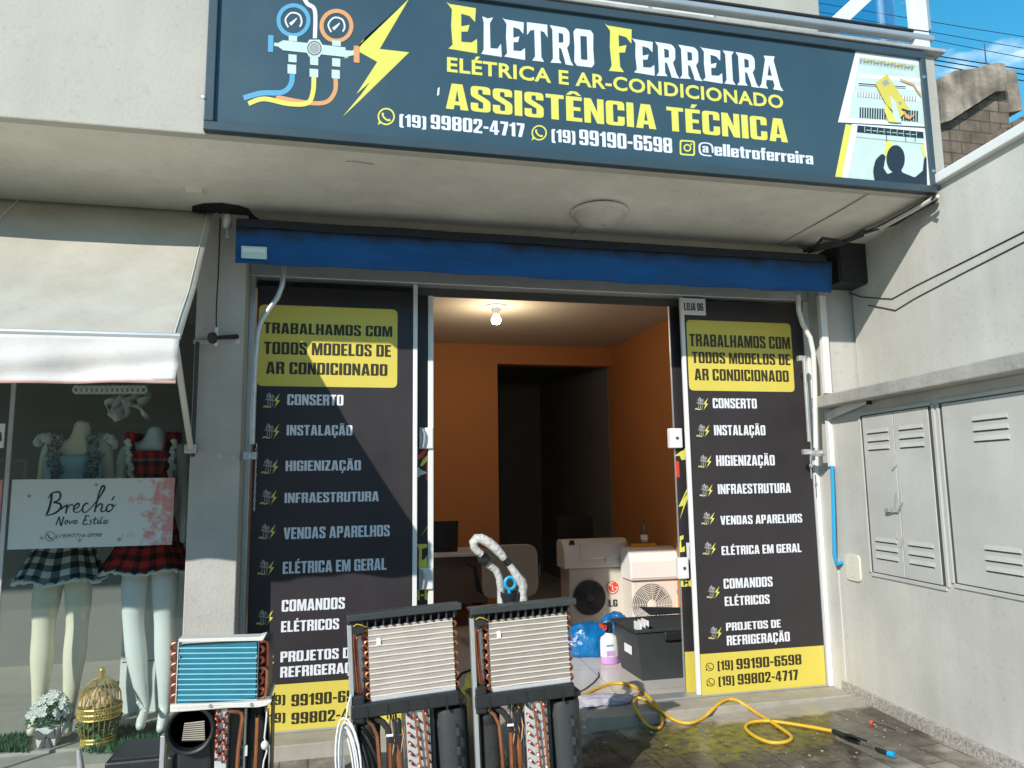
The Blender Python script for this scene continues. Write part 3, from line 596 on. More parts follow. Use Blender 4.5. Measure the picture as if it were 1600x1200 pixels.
# meter cabinets let into it
def cabinet(label, corners, doors, latch):
    t = thing('meter_cabinet', label, 'cabinet', PL(*corners[3], .0), 'meter cabinets in the boundary wall')
    TL, TR, BR, BL = corners
    z1 = PL(*TL).z; z0 = PL(*BL).z
    sx = lambda px, py: (PL(px, py)-WL0).dot(WD)
    s0 = sx(*TL); s1 = sx(*TR)
    quad = lambda a, c, za, zc, off: [along(WL0,a,off,za), along(WL0,c,off,za), along(WL0,c,off,zc), along(WL0,a,off,zc)]
    # frame: four strips round the opening
    e = .022
    for (a, c, za, zc) in ((s0+e,s0,z0,z1), (s1,s1-e,z0,z1), (s0,s1,z1,z1+e), (s0,s1,z0-e,z0)):
        MB().hexa(quad(a, c, za, zc, .010), -WN*.0095).build('frame', M['locker'], t, bev=.002)
    MB().hexa(quad(s0-.001, s1+.001, z0+.001, z1-.001, .003), -WN*.0025).build('gap', M['seam'], t)
    n = doors
    for k in range(n):
        a = s0+(s1-s0)*k/n-.024; c = s0+(s1-s0)*(k+1)/n+.003
        if k == 0: a = s0-.026
        else: a = s0+(s1-s0)*k/n-.003
        c = (s1+.026) if k == n-1 else s0+(s1-s0)*(k+1)/n+.003
        dr = MB().hexa(quad(a, c, z0+.006, z1-.006, .011), -WN*.006).build('door', M['locker'], t, bev=.003)
        for zz in (z1-.16, z0+.16):
            mid = (a+c)/2; hw = abs(c-a)*(.34 if n > 1 else .17)
            for j in (-1, 0, 1):
                lv = MB(); zc = zz+j*.052
                p = [along(WL0, mid+hw, .0112, zc+.014), along(WL0, mid-hw, .0112, zc+.014)]
                q_ = [along(WL0, mid+hw, .019, zc-.010), along(WL0, mid-hw, .019, zc-.010)]
                r0 = [along(WL0, mid+hw, .0112, zc-.012), along(WL0, mid-hw, .0112, zc-.012)]
                lv.add(p+q_+r0, [(0,1,3,2),(2,3,5,4),(0,2,4),(1,5,3)])
                lv.build('louvre', M['locker'], dr)
                MB().hexa([along(WL0,mid+hw,.0125,zc-.019), along(WL0,mid-hw,.0125,zc-.019), along(WL0,mid-hw,.0125,zc-.0125), along(WL0,mid+hw,.0125,zc-.0125)], -WN*.001).build('slot', M['seam'], dr)
    if latch:
        P = lambda x, y, o=.02: PL(x, y, o)
        lt = MB().tube([P(1399,770), P(1397,800), P(1389,803)], .005, 6).tube([P(1407,768), P(1409,785), P(1403,800), P(1394,800)], .0055, 6).build('hasp', M['galv'], t)
        MB().box(P(1388,797,.03)-V((.012,.02,.012)), P(1388,797,.03)+V((.012,.02,.012))).build('padlock', M['galv'], t, bev=.004)
        for pp in (((1399,708),(1400,728),(1394,735)), ((1400,832),(1402,842)), ((1411,838),(1408,855))):
            MB().tube([P(x, y, .014) for x, y in pp], .005, 6).build('weld_scar', M['ledge'], t)
    return t
cabinet('narrower grey metal meter cabinet with two louvred doors and a padlocked hasp', [(1345,650),(1456,632),(1475,909),(1358,893)], 2, True)
cabinet('wider grey metal meter cabinet with one large louvred door cut by the photo edge', [(1468,630),(1640,600),(1640,932),(1490,911)], 1, False)

# ---------------------------------------------------------------- unfinished house and wires beyond the wall
t = thing('unfinished_house', 'unfinished brown block house with a bare stepped parapet beyond the wall', 'house', PY(1540, 280, 4.5))
YB = 4.5
def bl(pts, y, d, m, name): return MB().prism([PY(x, yy, y) for x, yy in pts], (0, d, 0)).build(name, m, t, bev=.008)
bl([(1470,120),(1492,110),(1520,107),(1558,97),(1571,99),(1574,142),(1556,143),(1486,188),(1472,192)], YB-.12, 1.6, M['weathered'], 'parapet')
bl([(1466,192),(1486,189),(1556,144),(1576,143),(1580,300),(1466,300)], YB, 1.4, M['blockwork'], 'wall')
bl([(1572,107),(1588,110),(1598,172),(1576,176)], YB+.3, 1.4, M['weathered'], 'parapet')
bl([(1560,205),(1600,180),(1700,140),(1700,300),(1560,300)], YB-.2, 1.0, M['blockwork'], 'wall')
MB().tube([PY(1541, 100, YB+.2), PY(1538, 68, YB+.2)], [.012, .008], 5).build('rebar', M['seam'], t)
for i, (y0, y1) in enumerate(((30,53),(46,71),(58,86),(82,104),(89,112),(96,122))):
    a = PY(1452, y0, 9); c = PY(1600, y1, 9); d_ = (c-a).normalized(); a2 = a-d_*14; c2 = c+d_*20
    o = MB().tube([a2.lerp(c2, k/12)-V((0,0,.35*(1-(2*k/12-1)**2)))+V((0,0,.27)) for k in range(13)], .008 if i < 3 else .014, 5).build('power_line', M['black'])
    tag(o, 'thin dark overhead power line crossing the blue sky above the brown house', 'cable', 'overhead power lines')

# ---------------------------------------------------------------- terrace railing
t = thing('terrace_railing', 'steel and glass terrace railing with a slanting white bar above the sign', 'railing', (3.2, -.7, ZT+.024))
def rail(p0, p1, y, r, m, name):
    a = PY(*p0, y); c = PY(*p1, y); MB().tube([a, c], r, 10).build(name, m, t, smooth=True)
yr = YC+.02
a = PY(1313, 42, yr); a.x = PY(1456, 68, yr).x; x0 = -5
MB().box((x0,yr-.03,a.z-.022), (a.x,yr+.03,a.z+.012)).build('handrail', M['alu'], t, bev=.008)
MB().box((x0,yr-.022,a.z+.03), (a.x-.02,yr+.022,a.z+.042)).build('handrail', M['grey_pl'], t, bev=.005)
px0 = PY(1424, 40, yr).x; px1 = PY(1447, 40, yr).x
MB().box((px0,yr-.02,ZT+.025), (px1,yr+.03,5.6)).build('post', M['white_alu'], t, bev=.004)
MB().box((px1+.004,yr-.01,a.z+.06), (px1+.03,yr+.02,5.6)).build('post', M['alu'], t, bev=.004)
q0 = PY(1288, 54, yr+.06); q1 = PY(1352, -6, yr+.06); q1 = q0+(q1-q0)*2.4
dd = (q1-q0).normalized(); nn = V((-dd.z,0,dd.x))*.045
MB().hexa([q0-nn-dd*.12, q1-nn, q1+nn, q0+nn-dd*.12], (0,.05,0)).build('slanting_bar', M['white_alu'], t, bev=.004)
MB().box((PY(1281,20,yr+.12).x,yr+.12,a.z+.0), (px0-.002,yr+.13,5.6)).build('glass_panel', M['blue_glass'], t)

# ---------------------------------------------------------------- the shop sign
YS = YC
t = thing('shop_sign', 'large navy shop sign with yellow and white lettering on the canopy front', 'sign', (1.4, YS, ZS))
x0, x1 = sL.x, sR.x; z0 = sL.z-.005; z1 = PY(1442, 84, YS).z
YF = YS-.012
MB().box((x0+.02,YS,z0+.02), (x1-.02,YS+.029,z1-.02)).build('panel', M['sign_face'], t)
fw = .045
for (xa, xb, za, zb) in ((x0,x1,z0,z0+fw),(x0,x1,z1-fw,z1),(x0,x0+fw,z0+fw,z1-fw),(x1-fw*.8,x1,z0+fw,z1-fw)):
    MB().box((xa,YS-.02,za), (xb,YS+.0285,zb)).build('frame', M['sign_frame'], t, bev=.004)
for px, py in ((1444,120),(1459,267),(319,152)):
    MB().lathe([(.012,0),(.009,.006),(0,.008)], PY(px, py, YS-.02), (0,-1,0), 10).build('screw', M['steel'], t, smooth=True)
YT = YS-.0012
text('E', (700.6,76), (745,13), YT, M['sign_yellow'], t, D)
text('LETRO', (752,84), (927,49), YT, M['white_ink'], t, D, gap=.07)
text('F', (950,108.5), (987,46), YT, M['sign_yellow'], t, D)
text('ERREIRA', (990.6,113), (1218,91), YT, M['white_ink'], t, D, gap=.05)
builtin_text('ELÉTRICA E AR-CONDICIONADO', (698.5,111), (1223,149.5), YT, M['sign_yellow'], t, off=.026, ls=1.06)
text('ASSISTÊNCIA TÉCNICA', (696.6,169.6), (1229,186.5), YT, M['sign_yellow'], t, gap=.055)
text('(19)', (624,197), (666,181.5), YT, M['white_ink'], t)
text('99802-4717', (673,201), (819.4,193), YT, M['white_ink'], t)
text('(19)', (862,221), (898.7,204.5), YT, M['white_ink'], t)
text('99190-6598', (905.5,226), (1049.6,216), YT, M['white_ink'], t)
text('@elletroferreira', (1092,240.5), (1269.7,238.5), YT, M['white_ink'], t, gap=.05)
def chat_icon(cx, cy, r, y, m, parent):
    """round speech bubble with a telephone receiver"""
    fn = lambda a, c: PY(cx+a*r, cy+c*r, y)
    mb = MB(); out = []
    for i in range(40):
        an = 2*math.pi*i/40; rr = 1.0
        out.append((math.cos(an), math.sin(an)))
    k = 15   # bubble tail lower left
    out[k-2:k+2] = [(-.62,.79), (-.98,1.0), (-.86,.52)]
    mb.flat([fn(*p) for p in out], [[fn(*p) for p in circ(0, 0, .82)]])
    ribbon(mb, fn, [(-.36,-.42),(-.40,-.12),(-.12,.26),(.22,.44),(.46,.36)], [.30,.20,.20,.20,.30])
    mb.build('chat_icon', m, parent)
chat_icon(603.5, 182, 13.5, YT, M['sign_yellow'], t); chat_icon(842.5, 207.5, 12, YT, M['sign_yellow'], t)
mb = MB(); cx, cy = 1074, 231; fn = lambda a, c: PY(cx+a, cy+c+.07*a, YT)
rq = lambda s, r: fillet([(-s,-s,r),(s,-s,r),(s,s,r),(-s,s,r)])
mb.flat([fn(*p) for p in rq(12,4)], [[fn(*p) for p in rq(9.5,3)]]).flat([fn(*p) for p in circ(0,0,6)], [[fn(*p) for p in circ(0,0,3.8)]]).flat([fn(*p) for p in circ(6,-6,1.5,8)])
mb.build('camera_icon', M['sign_yellow'], t)

LM = ['blue_ink', 'orange_ink', 'white_ink', 'mint_ink', 'sign_yellow', 'brown_ink', 'photo_dark']
def manifold_logo(fn0, parent, thin=1.0, name='emblem', dy=.0004, cols=None):
    """gauge manifold with three hoses and a lightning bolt, drawn in the sign's own layout"""
    mb = MB(); lay = [0]
    def fn(x, y): p = fn0(x, y); p.y -= lay[0]*dy; return p
    def poly(mi, pts, holes=()): mb.mi = mi; mb.flat([fn(*p) for p in pts], [[fn(*p) for p in h] for h in holes])
    def rib(mi, pts, w): mb.mi = mi; ribbon(mb, fn, pts, w)
    poly(4, [(905,-6),(632,244),(650,240),(718,160),(700,196),(690,212),(772,258),(685,392),(742,342),(706,392),(628,486),(700,418),(905,218),(782,204)])
    lay[0] = 1
    rib(0, [(418,308),(412,352),(375,385),(290,388),(215,408)], 22*thin)
    rib(1, [(598,325),(596,380),(560,425),(480,428),(350,404)], 18*thin)
    lay[0] = 2
    rib(4, [(508,318),(504,385),(480,430),(400,432),(300,412),(235,432)], 20*thin)
    rib(2, [(462,-20),(480,15),(512,45),(512,160)], 17*thin)
    poly(0, circ(423,85,71), [circ(423,85,54)]); poly(1, circ(602,108,71), [circ(602,108,54)])
    for cx, cy in ((423,88),(602,108)):
        rib(2, [(cx-22,cy+26),(cx-34,cy-6),(cx-10,cy-34),(cx+24,cy-26),(cx+34,cy+4),(cx+26,cy+24)], 7*thin); rib(2, [(cx-14,cy+14),(cx,cy+2),(cx+14,cy-12)], [14*thin,10*thin,3*thin])
    lay[0] = 3
    for i, (x0, y0, x1, y1) in enumerate(((403,148,438,170),(584,168,620,190),(402,226,436,258),(398,268,434,306),(492,236,526,270),(490,286,526,320),(584,242,618,276),(582,290,616,326))):
        poly(3, [(x0,y0),(x1,y0+3),(x1,y1+3),(x0,y1)])
    poly(3, [(342,178),(358,180),(380,168),(640,198),(640,210),(674,212),(674,230),(640,238),(380,210),(358,194),(342,192)])
    poly(0, [(318,146),(340,148),(338,218),(316,216)]); poly(1, [(674,190),(698,193),(698,263),(674,260)])
    lay[0] = 4
    poly(3, circ(510,202,42,6)); lay[0] = 5; poly(6, circ(510,202,30,14), [circ(510,202,26,14)]); poly(5, circ(510,202,22,14))
    return mb.build(name, [M[k] for k in (cols or LM)], parent)
manifold_logo(lambda x, y: PY(300+x/2.6667, y/2.6667, YT), t)
# the two printed pictures
C2 = lambda x, y, o=0: PY(1180+x/3.75, y/3.75, YT-o*.00012)
def pic(name, layers):
    mb = MB(); ms = []
    for k, (m, pts) in enumerate(layers):
        if m not in ms: ms.append(m)
        mb.mi = ms.index(m); mb.flat([C2(x, y, k) for x, y in pts])
    return mb.build(name, [M[m] for m in ms], t)
L = [('paper', [(590,297),(966,350),(997,742),(485,716)]), ('photo_bg', [(612,332),(962,380),(988,727),(545,690)])]
L.append(('mint_ink', [(612,332),(962,380),(966,420),(600,375)]))
for i, y in enumerate((430, 480, 540)):
    L.append(('paper', [(600-i*6,y),(968,y+28),(968,y+52),(598-i*6,y+24)]))
random.seed(3)
for i in range(24):
    x = 612+i*14.5; L.append(('photo_dark', [(x,628+i*.9),(x+9,629+i*.9),(x+8,692+i*.9),(x-1,690+i*.9)])) if x < 950 else None
for i in range(22):
    x = 600+i*16; y = 540+i*1.2; L.append(('brown_ink', [(x,y),(x+7,y),(x+4,y+26),(x-2,y+25)]))
for i in range(16): x = 612+i*20; L.append(('brown_ink', [(x,345+i*2.6),(x+13,338+i*2.7),(x+15,350+i*2.7),(x+2,372+i*2.6)]))
for i in range(5): x = 640+i*60; L.append(('yellow', [(x,350+i*8),(x+55,346+i*8),(x+56,351+i*8),(x,357+i*8)]))
L += [('photo_dark', [(604,486),(884,506),(884,512),(604,493)]), ('yellow', [(703,488),(772,434),(905,640),(848,690),(770,615)]), ('brown_ink', [(742,482),(772,462),(788,490),(757,508)]), ('brown_ink', [(838,600),(852,592),(860,608),(846,616)]),
      ('photo_bg', [(790,560),(826,600),(850,690),(860,718),(815,715)]), ('sign_yellow', [(762,608),(800,655),(832,718),(780,712),(758,650)]),
      ('orange_ink', [(848,458),(930,490),(975,560),(968,562),(924,498),(848,466)]), ('orange_ink', [(868,650),(905,680),(940,668),(905,700),(880,690)]), ('photo_dark', [(860,634),(900,648),(898,660),(858,646)])]
pic('multimeter_picture', L)
L = [('paper', [(567,726),(1000,752),(1031,1106),(505,1054)]), ('photo_bg', [(604,735),(985,772),(1008,1090),(540,1050)]),
     ('photo_dark', [(600,734),(985,773),(988,812),(595,776)]), ('mint_ink', [(590,808),(990,848),(992,870),(585,850)]), ('brown_ink', [(590,800),(988,840),(988,846),(590,806)])]
for i in range(9): x = 640+i*38; L.append(('mint_ink', [(x,742+i*3.6),(x+3,742+i*3.6),(x+3,775+i*3.6),(x,775+i*3.6)]))
for i in range(8): x = 650+i*38; L.append(('photo_bg', [(x,760+i*3.6),(x+26,762+i*3.6),(x+26,766+i*3.6),(x,764+i*3.6)]))
for x in (768, 880, 935): L.append(('photo_dark', [(x,770),(x+4,770),(x+4,830),(x,830)]))
L += [('sign_yellow', [(766,832),(800,826),(805,850),(786,900),(764,920),(756,890)]), ('sign_yellow', [(968,850),(985,846),(1003,915),(990,920)]),
      ('photo_dark', fillet([(700,1062),(690,1000,20),(705,935,20),(745,898,14),(764,915,10),(752,985,8),(775,1020,8),(815,1005),(820,985),(855,990),(862,1010),(935,1040,10),(982,1000),(990,925,8),(1004,920),(1008,1088)])),
      ('photo_dark', circ(823, 930, 80, 26, 54))]
pic('electrician_picture', L)
mb = MB().flat([C2(*p) for p in ((530,728),(566,732),(505,1053),(466,1050))]); mb.build('stripe', M['sign_yellow'], t)
# a chip in the print
MB().flat([PY(x, y, YT) for x, y in ((684,138),(687,136),(686,148),(683,150))]).build('scratch', M['paper'], t)

# ---------------------------------------------------------------- soffit fittings
t = thing('ceiling_light', 'round frosted dome light on the canopy soffit above the blue awning', 'lamp', PS(936, 333))
c = PS(936, 331)
MB().lathe([(.175,0),(.175,-.018),(.165,-.022)], c, n=32).build('base', M['cream_pl'], t, smooth=True)
MB().lathe([(.163,-.0225),(.150,-.045),(.11,-.072),(.06,-.086),(.0,-.09)], c, n=32).build('dome', M['lampglass'], t, smooth=True)
MB().ball(c+V((.02,-.02,-.09)), .008, 8).build('finial', M['brown_ink'], t)
t = thing('loudspeaker', 'black box loudspeaker under the soffit beside the blue awning end', 'speaker', PY(1335, 440, .0))
a = PY(1312, 441, -.16); c = PY(1358, 372, -.16)
MB().box((a.x,-.16,a.z), (c.x,.045,c.z+.02)).build('cabinet', M['black_pl'], t, bev=.01)
MB().box((a.x+.012,-.168,a.z+.012), (c.x-.012,-.1605,c.z+.005)).build('grille', M['dark_foam'], t, bev=.004)
MB().box((a.x+.05,-.06,c.z+.0205), (c.x-.05,.04,ZS-.002)).build('bracket', M['black_pl'], t)
o = MB()
for k, pts in enumerate((((1463,307),(1420,332),(1372,357),(1320,377),(1255,391)), ((1461,315),(1410,341),(1362,362),(1310,383),(1262,394)), ((1464,300),(1452,318),(1400,350),(1345,366),(1290,388)), ((1350,360),(1320,378),(1285,372),(1268,392),(1250,385)))):
    o.tube([PS(x, y, .03+.012*k) for x, y in pts], [.018, .011, .008, .012][k], 8)
tag(o.build('cable_bundle', [M['grey_pl']], smooth=True), 'dark bundle of conduits and cables along the soffit edge to the sign corner', 'cables')
o = MB().tube([PS(x, y, .05) for x, y in ((1465,306),(1425,330),(1385,352),(1352,367))], .013, 8)
tag(o.build('conduit', M['cream_pl'], smooth=True), 'pale plastic conduit running under the soffit corner beside the dark cables', 'pipe')
for pts, lab in ((((1318,446),(1325,457),(1345,464),(1372,466),(1394,467),(1430,447),(1500,412),(1600,362),(1660,332)), 'upper thin dark wire hanging across the grey wall from the loudspeaker'), (((1356,477),(1380,481),(1399,485),(1430,466),(1500,429),(1600,378),(1660,346)), 'lower thin dark wire hanging across the grey wall')):
    tag(MB().tube([PU(x, y, .004) for x, y in pts], .0035, 5).build('wire', M['black']), lab, 'wire', 'wires on the grey wall')

# ---------------------------------------------------------------- blue roller awning
t = thing('roller_awning', 'blue canvas roller awning rolled up above the open shop door', 'awning', PY(835, 430, -.05))
xa = PY(367, 410, -.22).x; xb = PY(1303, 459, -.22).x; za = PY(367, 410, -.22).z; zb = PY(368, 362, -.22).z
prof = [(-.13,ZS-.012),(-.20,ZS-.03),(-.235,ZS-.08),(-.225,zb+.02)]
n = 60
def sag(x): return .005*math.sin((x-xa)*1.7)+.0015*math.sin((x-xa)*9)
zr = PY(368, 337, -.2).z; zb = PY(368, 356, -.22).z
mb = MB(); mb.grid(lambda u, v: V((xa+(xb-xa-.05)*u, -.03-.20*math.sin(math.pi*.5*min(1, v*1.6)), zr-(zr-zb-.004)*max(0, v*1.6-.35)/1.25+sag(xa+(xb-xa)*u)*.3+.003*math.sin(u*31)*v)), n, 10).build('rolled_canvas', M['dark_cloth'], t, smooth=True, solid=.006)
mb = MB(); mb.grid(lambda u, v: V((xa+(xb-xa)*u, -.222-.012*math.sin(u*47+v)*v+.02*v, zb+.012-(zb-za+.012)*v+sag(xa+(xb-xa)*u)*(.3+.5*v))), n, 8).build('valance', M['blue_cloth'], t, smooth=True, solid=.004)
q = [PY(377,384,-.242), PY(417,386,-.242), PY(417,405,-.242), PY(377,403,-.242)]
lb = MB().hexa(q, (0,.003,0)).build('maker_label', M['photo_bg'], t)
q = [PY(379,387,-.2435), PY(415,389,-.2435), PY(415,395,-.2435), PY(379,393,-.2435)]; MB().flat(q).build('label_print', M['paper'], lb)
MB().tube([(xa+.02,-.09,zr-.07),(xb-.08,-.09,zr-.07)], .045, 12).build('roller', M['grey_pl'], t, smooth=True)
def awn_arm(pts, r, y, bracket, m='galv'):
    a_ = MB().tube([PY(x, yy, y) for x, yy in pts], r, 10).build('arm', M[m], t, smooth=True)
    p = PY(*bracket, y); MB().box(p-V((.035,.02,.02)), p+V((.035,.06,.02))).lathe([(.012,0),(.012,.02),(0,.022)], p-V((0,.02,0)), (0,-1,0), 8).build('bracket', M['galv'], a_, bev=.003)
awn_arm([(443,400),(443,428),(441,446),(434,464),(420,484),(408,502),(403,520),(399,560),(396,620),(394,694)], .016, -.03, (391,712))
awn_arm([(1247,462),(1248,486),(1254,506),(1266,528),(1271,552),(1273,600),(1275,700)], .017, -.02, (1280,708), 'cream_pl')
MB().tube([PY(1256,560,.02), PY(1264,690,.02)], .011, 8).build('guide_tube', M['galv'], t, smooth=True)
for px, py in ((1253,560),(1261,706)):
    p = PY(px, py, .04); MB().box(p-V((.03,.015,.018)), p+V((.03,.02,.018))).build('bracket', M['galv'], t, bev=.003)
mb = MB()
for k in range(16):
    p = PY(401-k*.25, 696+k*6.6, .03); mb.tube([p+V((.004*math.cos(a)*(1 if k % 2 else .2), .004*math.cos(a)*(.2 if k % 2 else 1), .012*math.sin(a))) for a in [2*math.pi*i/8 for i in range(8)]], .0018, 4, closed=True)
mb.build('chain', M['galv'], t)
MB().tube([PY(1266,712,.0), PY(1267,728,.0)], .004, 6).tube([PY(1267,728,.0)+V((.009*math.cos(a),0,.012*math.sin(a))) for a in [2*math.pi*i/10 for i in range(10)]], .003, 5, closed=True).tube([PY(1267,732,.0), PY(1268,748,.0)], .004, 6).build('winding_eye', M['galv'], t)

# crank gear box and cable on the grey pillar
t = thing('crank_gear', 'small grey crank gear with hook under the soffit beside the blue awning', 'gear', PY(355, 350, -.1))
MB().lathe([(.022,0),(.026,.02),(.026,.07),(.016,.085)], PY(355, 357, -.1), (0,0,1), 12).build('housing', M['galv'], t, smooth=True)
MB().tube([PY(355,356,-.1), PY(356,365,-.1), PY(353,371,-.1), PY(358,370,-.1)], .006, 6).build('hook', M['galv'], t)
MB().box(PY(337,358,-.06), PY(339,333,-.04)).build('hanger', M['alu'], t); MB().box(PY(348,355,-.06), PY(350,333,-.04)).build('hanger', M['alu'], t)
t = thing('crank_rod', 'short black crank rod with a round knob sticking out of the grey pillar', 'handle', PY(345, 525, 0))
a = PY(332, 528, -.12); c = PY(371, 526, 0)
MB().tube([a, c], [.012,.014], 8).build('rod', M['black_pl'], t, smooth=True)
MB().lathe([(.0,-.012),(.03,-.012),(.034,0),(.03,.012),(0,.012)], a, (c-a), 14).build('knob', M['black_pl'], t, smooth=True)
MB().box(PY(336,540,-.105)-V((.004,0,0)), PY(341,512,-.095)).build('paper_tag', M['paper'], t)
tag(MB().tube([PY(x, y, -.04) for x, y in ((344,340),(343,380),(341,430),(338,480),(338,512))], .004, 6).build('cable', M['black']), 'thin black cable hanging down the grey pillar to the crank rod', 'cable')

# ---------------------------------------------------------------- white cable duct, blue conduit, blanking plate
t = thing('cable_duct', 'white plastic cable duct down the corner right of the door', 'duct', PY(1296, 729, .0))
def strip(p0, p1, w, y, name):
    a = PY(*p0, y); c = PY(*p1, y); MB().box((a.x-w/2,y,c.z), (a.x+w/2,y+.028,a.z)).build(name, M['white_alu'], t, bev=.003)
xd = PY(1289.5, 540, .02).x
zl = PY(1292, 617, .02).z
for za_, zb_ in ((PY(1284,462,.02).z, zl+.01), (lz1-.0, PY(1296,729,.02).z)):
    MB().box((xd-.026,.012,zb_), (xd+.026,.049,za_)).build('cover', M['white_alu'], t, bev=.003)
a = PY(1297, 655, -.03); c = PL(1358, 630, .03)
dd = (c-a); up = V((0,0,.05))
MB().hexa([a, c, c+up, a+up], V((.0,.035,0))).build('duct_branch', M['white_alu'], t, bev=.003)
MB().box(c-V((.012,.01,.008)), c+V((.012,.012,.055))).build('end_cap', M['black_pl'], t)
tag(MB().tube([PY(x, y, .0) for x, y in ((1300,728),(1302,780),(1303,830),(1304,868),(1308,881),(1316,880),(1324,876))], .013, 8).build('blue_conduit', M['cable_b'], smooth=True), 'blue flexible conduit hanging from the white duct to the ivory plate', 'conduit')
t = thing('junction_plate', 'ivory oval junction plate on the wall at the end of the blue conduit', 'plate', PL(1332, 887, 0))
p0 = PL(1332, 887, .012); sA = (p0-WL0).dot(WD); pts = []
for x, z in fillet([(-.062,-.085,.03),(.062,-.085,.03),(.062,.085,.03),(-.062,.085,.03)]): pts.append(along(WL0, sA+x*1.3, .012, p0.z+z))
MB().prism(pts, -WN*.0115).build('cover', M['plate'], t, bev=.003)
for z in (-.06, 0, .06): MB().lathe([(.005,0),(.004,.002),(0,.002)], along(WL0, sA, .0125, p0.z+z), WN, 8).build('screw', M['brown_ink'], t)


# ---------------------------------------------------------------- the open shopfront
YP = .20
zh = PY(391.7, 432.7, YP).z; zf = .128
XR = 3.317
t = thing('shopfront', 'white aluminium door frame round the open shop entrance', 'door frame', (1.4, YP, zf))
MB().box((-.559,YP-.03,zh), (XR+.004,YP+.12,2.955)).build('header', M['alu'], t, bev=.004)
MB().box((-.559,YP-.02,zf), (-.527,YP+.11,zh-.001)).build('jamb', M['alu'], t, bev=.003)
MB().box((XR-.028,YP-.02,zf), (XR+.004,YP+.11,zh-.001)).build('jamb', M['white_alu'], t, bev=.003)
MB().box((-.526,YP+.075,zh-.05), (XR-.03,YP+.11,zh-.001)).build('track', M['seam'], t)
MB().box((-.526,YP-.012,zf), (XR-.03,YP+.105,zf+.010)).build('bottom_track', M['alu'], t)
ZY = lambda px, py: PY(px, py, YP).z
def poster(t, x0, x1, zt, zb, y=YP):
    return MB().box((x0,y,zb), (x1,y+.004,zt)).build('poster', M['vinyl'], t)
def lines(t, L, m):
    for s, bl_, tr_ in L: text(s, bl_, tr_, YP-.0028, m, t)
W = M['white_ink']; K = M['black_ink']
def icon(t, cx, cy, w, h):
    manifold_logo(lambda x, y: PY(cx+(x-555)/700*w, cy+(y-245)/500*h, YP-.0008), t, 1.25, dy=.0001, cols=('brown_ink', 'brown_ink', 'paper', 'brown_ink', 'sign_yellow', 'brown_ink', 'photo_dark'))
def rounded(t, tl, br, m, r, name):
    a = PY(*tl, YP-.0016); c = PY(*br, YP-.0016)
    MB().flat([V((x, YP-.0016, z)) for x, z in fillet([(a.x,a.z,r),(c.x,a.z,r),(c.x,c.z,r),(a.x,c.z,r)])]).build(name, m, t)
# left fixed panel
t = thing('fixed_panel', 'left black fixed shopfront panel partly hidden by the stripped units', 'panel', (PY(520, 1100, YP).x, YP, zf))
x0 = -.5265; x1 = PY(645, 700, YP).x
MB().box((x0,YP+.006,zf+.011), (x1,YP+.014,zh-.002)).build('glass', M['clear'], t)
zt = ZY(400, 446); zb = ZY(1293, 1072)
poster(t, x0+.012, x1-.001, zt, zb)
MB().box((x1,YP-.004,zf+.011), (x1+.028,YP+.02,zh-.002)).build('edge_strip', M['white_alu'], t, bev=.003)
rounded(t, (405, 475.5), (620.5, 606), M['yellow'], .035, 'yellow_field')
zy = ZY(1291, 1008)
MB().flat([V((x0+.013,YP-.002,zb)), V((x1-.002,YP-.002,zb)), V((x1-.002,YP-.002,zy)), V((x0+.013,YP-.002,zy))]).build('yellow_field', M['yellow'], t)
lines(t, [('TRABALHAMOS COM', (412,520.6), (613,510)), ('TODOS MODELOS DE', (412,553), (611,539)), ('AR CONDICIONADO', (415.4,584), (605.4,569))], K)
lines(t, [('CONSERTO', (448.6,632.8), (536.7,617)), ('INSTALAÇÃO', (447.7,680.3), (550.6,664.4)), ('HIGIENIZAÇÃO', (446,736), (564,719)), ('INFRAESTRUTURA', (444.5,786), (592,767.7)),
          ('VENDAS APARELHOS', (443,842.7), (609,820)), ('ELÉTRICA EM GERAL', (441.6,896.7), (604,872)), ('COMANDOS', (440,956), (539,933)), ('ELÉTRICOS', (439,988), (530,966)),
          ('PROJETOS DE', (438,1035), (557,1011)), ('REFRIGERAÇÃO', (437.7,1059), (575,1033))], W)
lines(t, [('(19)', (413,1103), (446,1085)), ('99190-6598', (455,1104), (580,1076)), ('(19)', (413,1131), (446,1113)), ('99802-4717', (455,1132), (580,1104))], K)
for cx, cy in ((424,627),(423,675),(421,730),(419,778),(417,832),(415,888),(413,966),(415,1036)): icon(t, cx, cy, 27, 25)
for cy in (1096, 1124): chat_icon(402, cy, 8, YP-.0028, K, t)
# right fixed panel
t = thing('fixed_panel', 'right black fixed shopfront panel fully lit beside the grey wall', 'panel', (PY(1190, 1100, YP).x, YP, zf))
x0 = PY(1083, 800, YP).x; x1 = XR-.029
MB().box((x0,YP+.006,zf+.011), (x1,YP+.014,zh-.002)).build('glass', M['clear'], t)
poster(t, x0+.001, x1-.012, ZY(1200, 474), zb)
MB().box((x0-.028,YP-.004,zf+.011), (x0,YP+.02,zh-.002)).build('edge_strip', M['white_alu'], t, bev=.003)
rounded(t, (1072, 499.5), (1242, 612.5), M['yellow'], .035, 'yellow_field')
MB().flat([V((x0+.002,YP-.002,zb)), V((x1-.013,YP-.002,zb)), V((x1-.013,YP-.002,zy)), V((x0+.002,YP-.002,zy))]).build('yellow_field', M['yellow'], t)
lines(t, [('TRABALHAMOS COM', (1077.6,541), (1233.7,526.7)), ('TODOS MODELOS DE', (1081.7,567), (1234,553.6)), ('AR CONDICIONADO', (1085.5,594), (1231.8,579))], K)
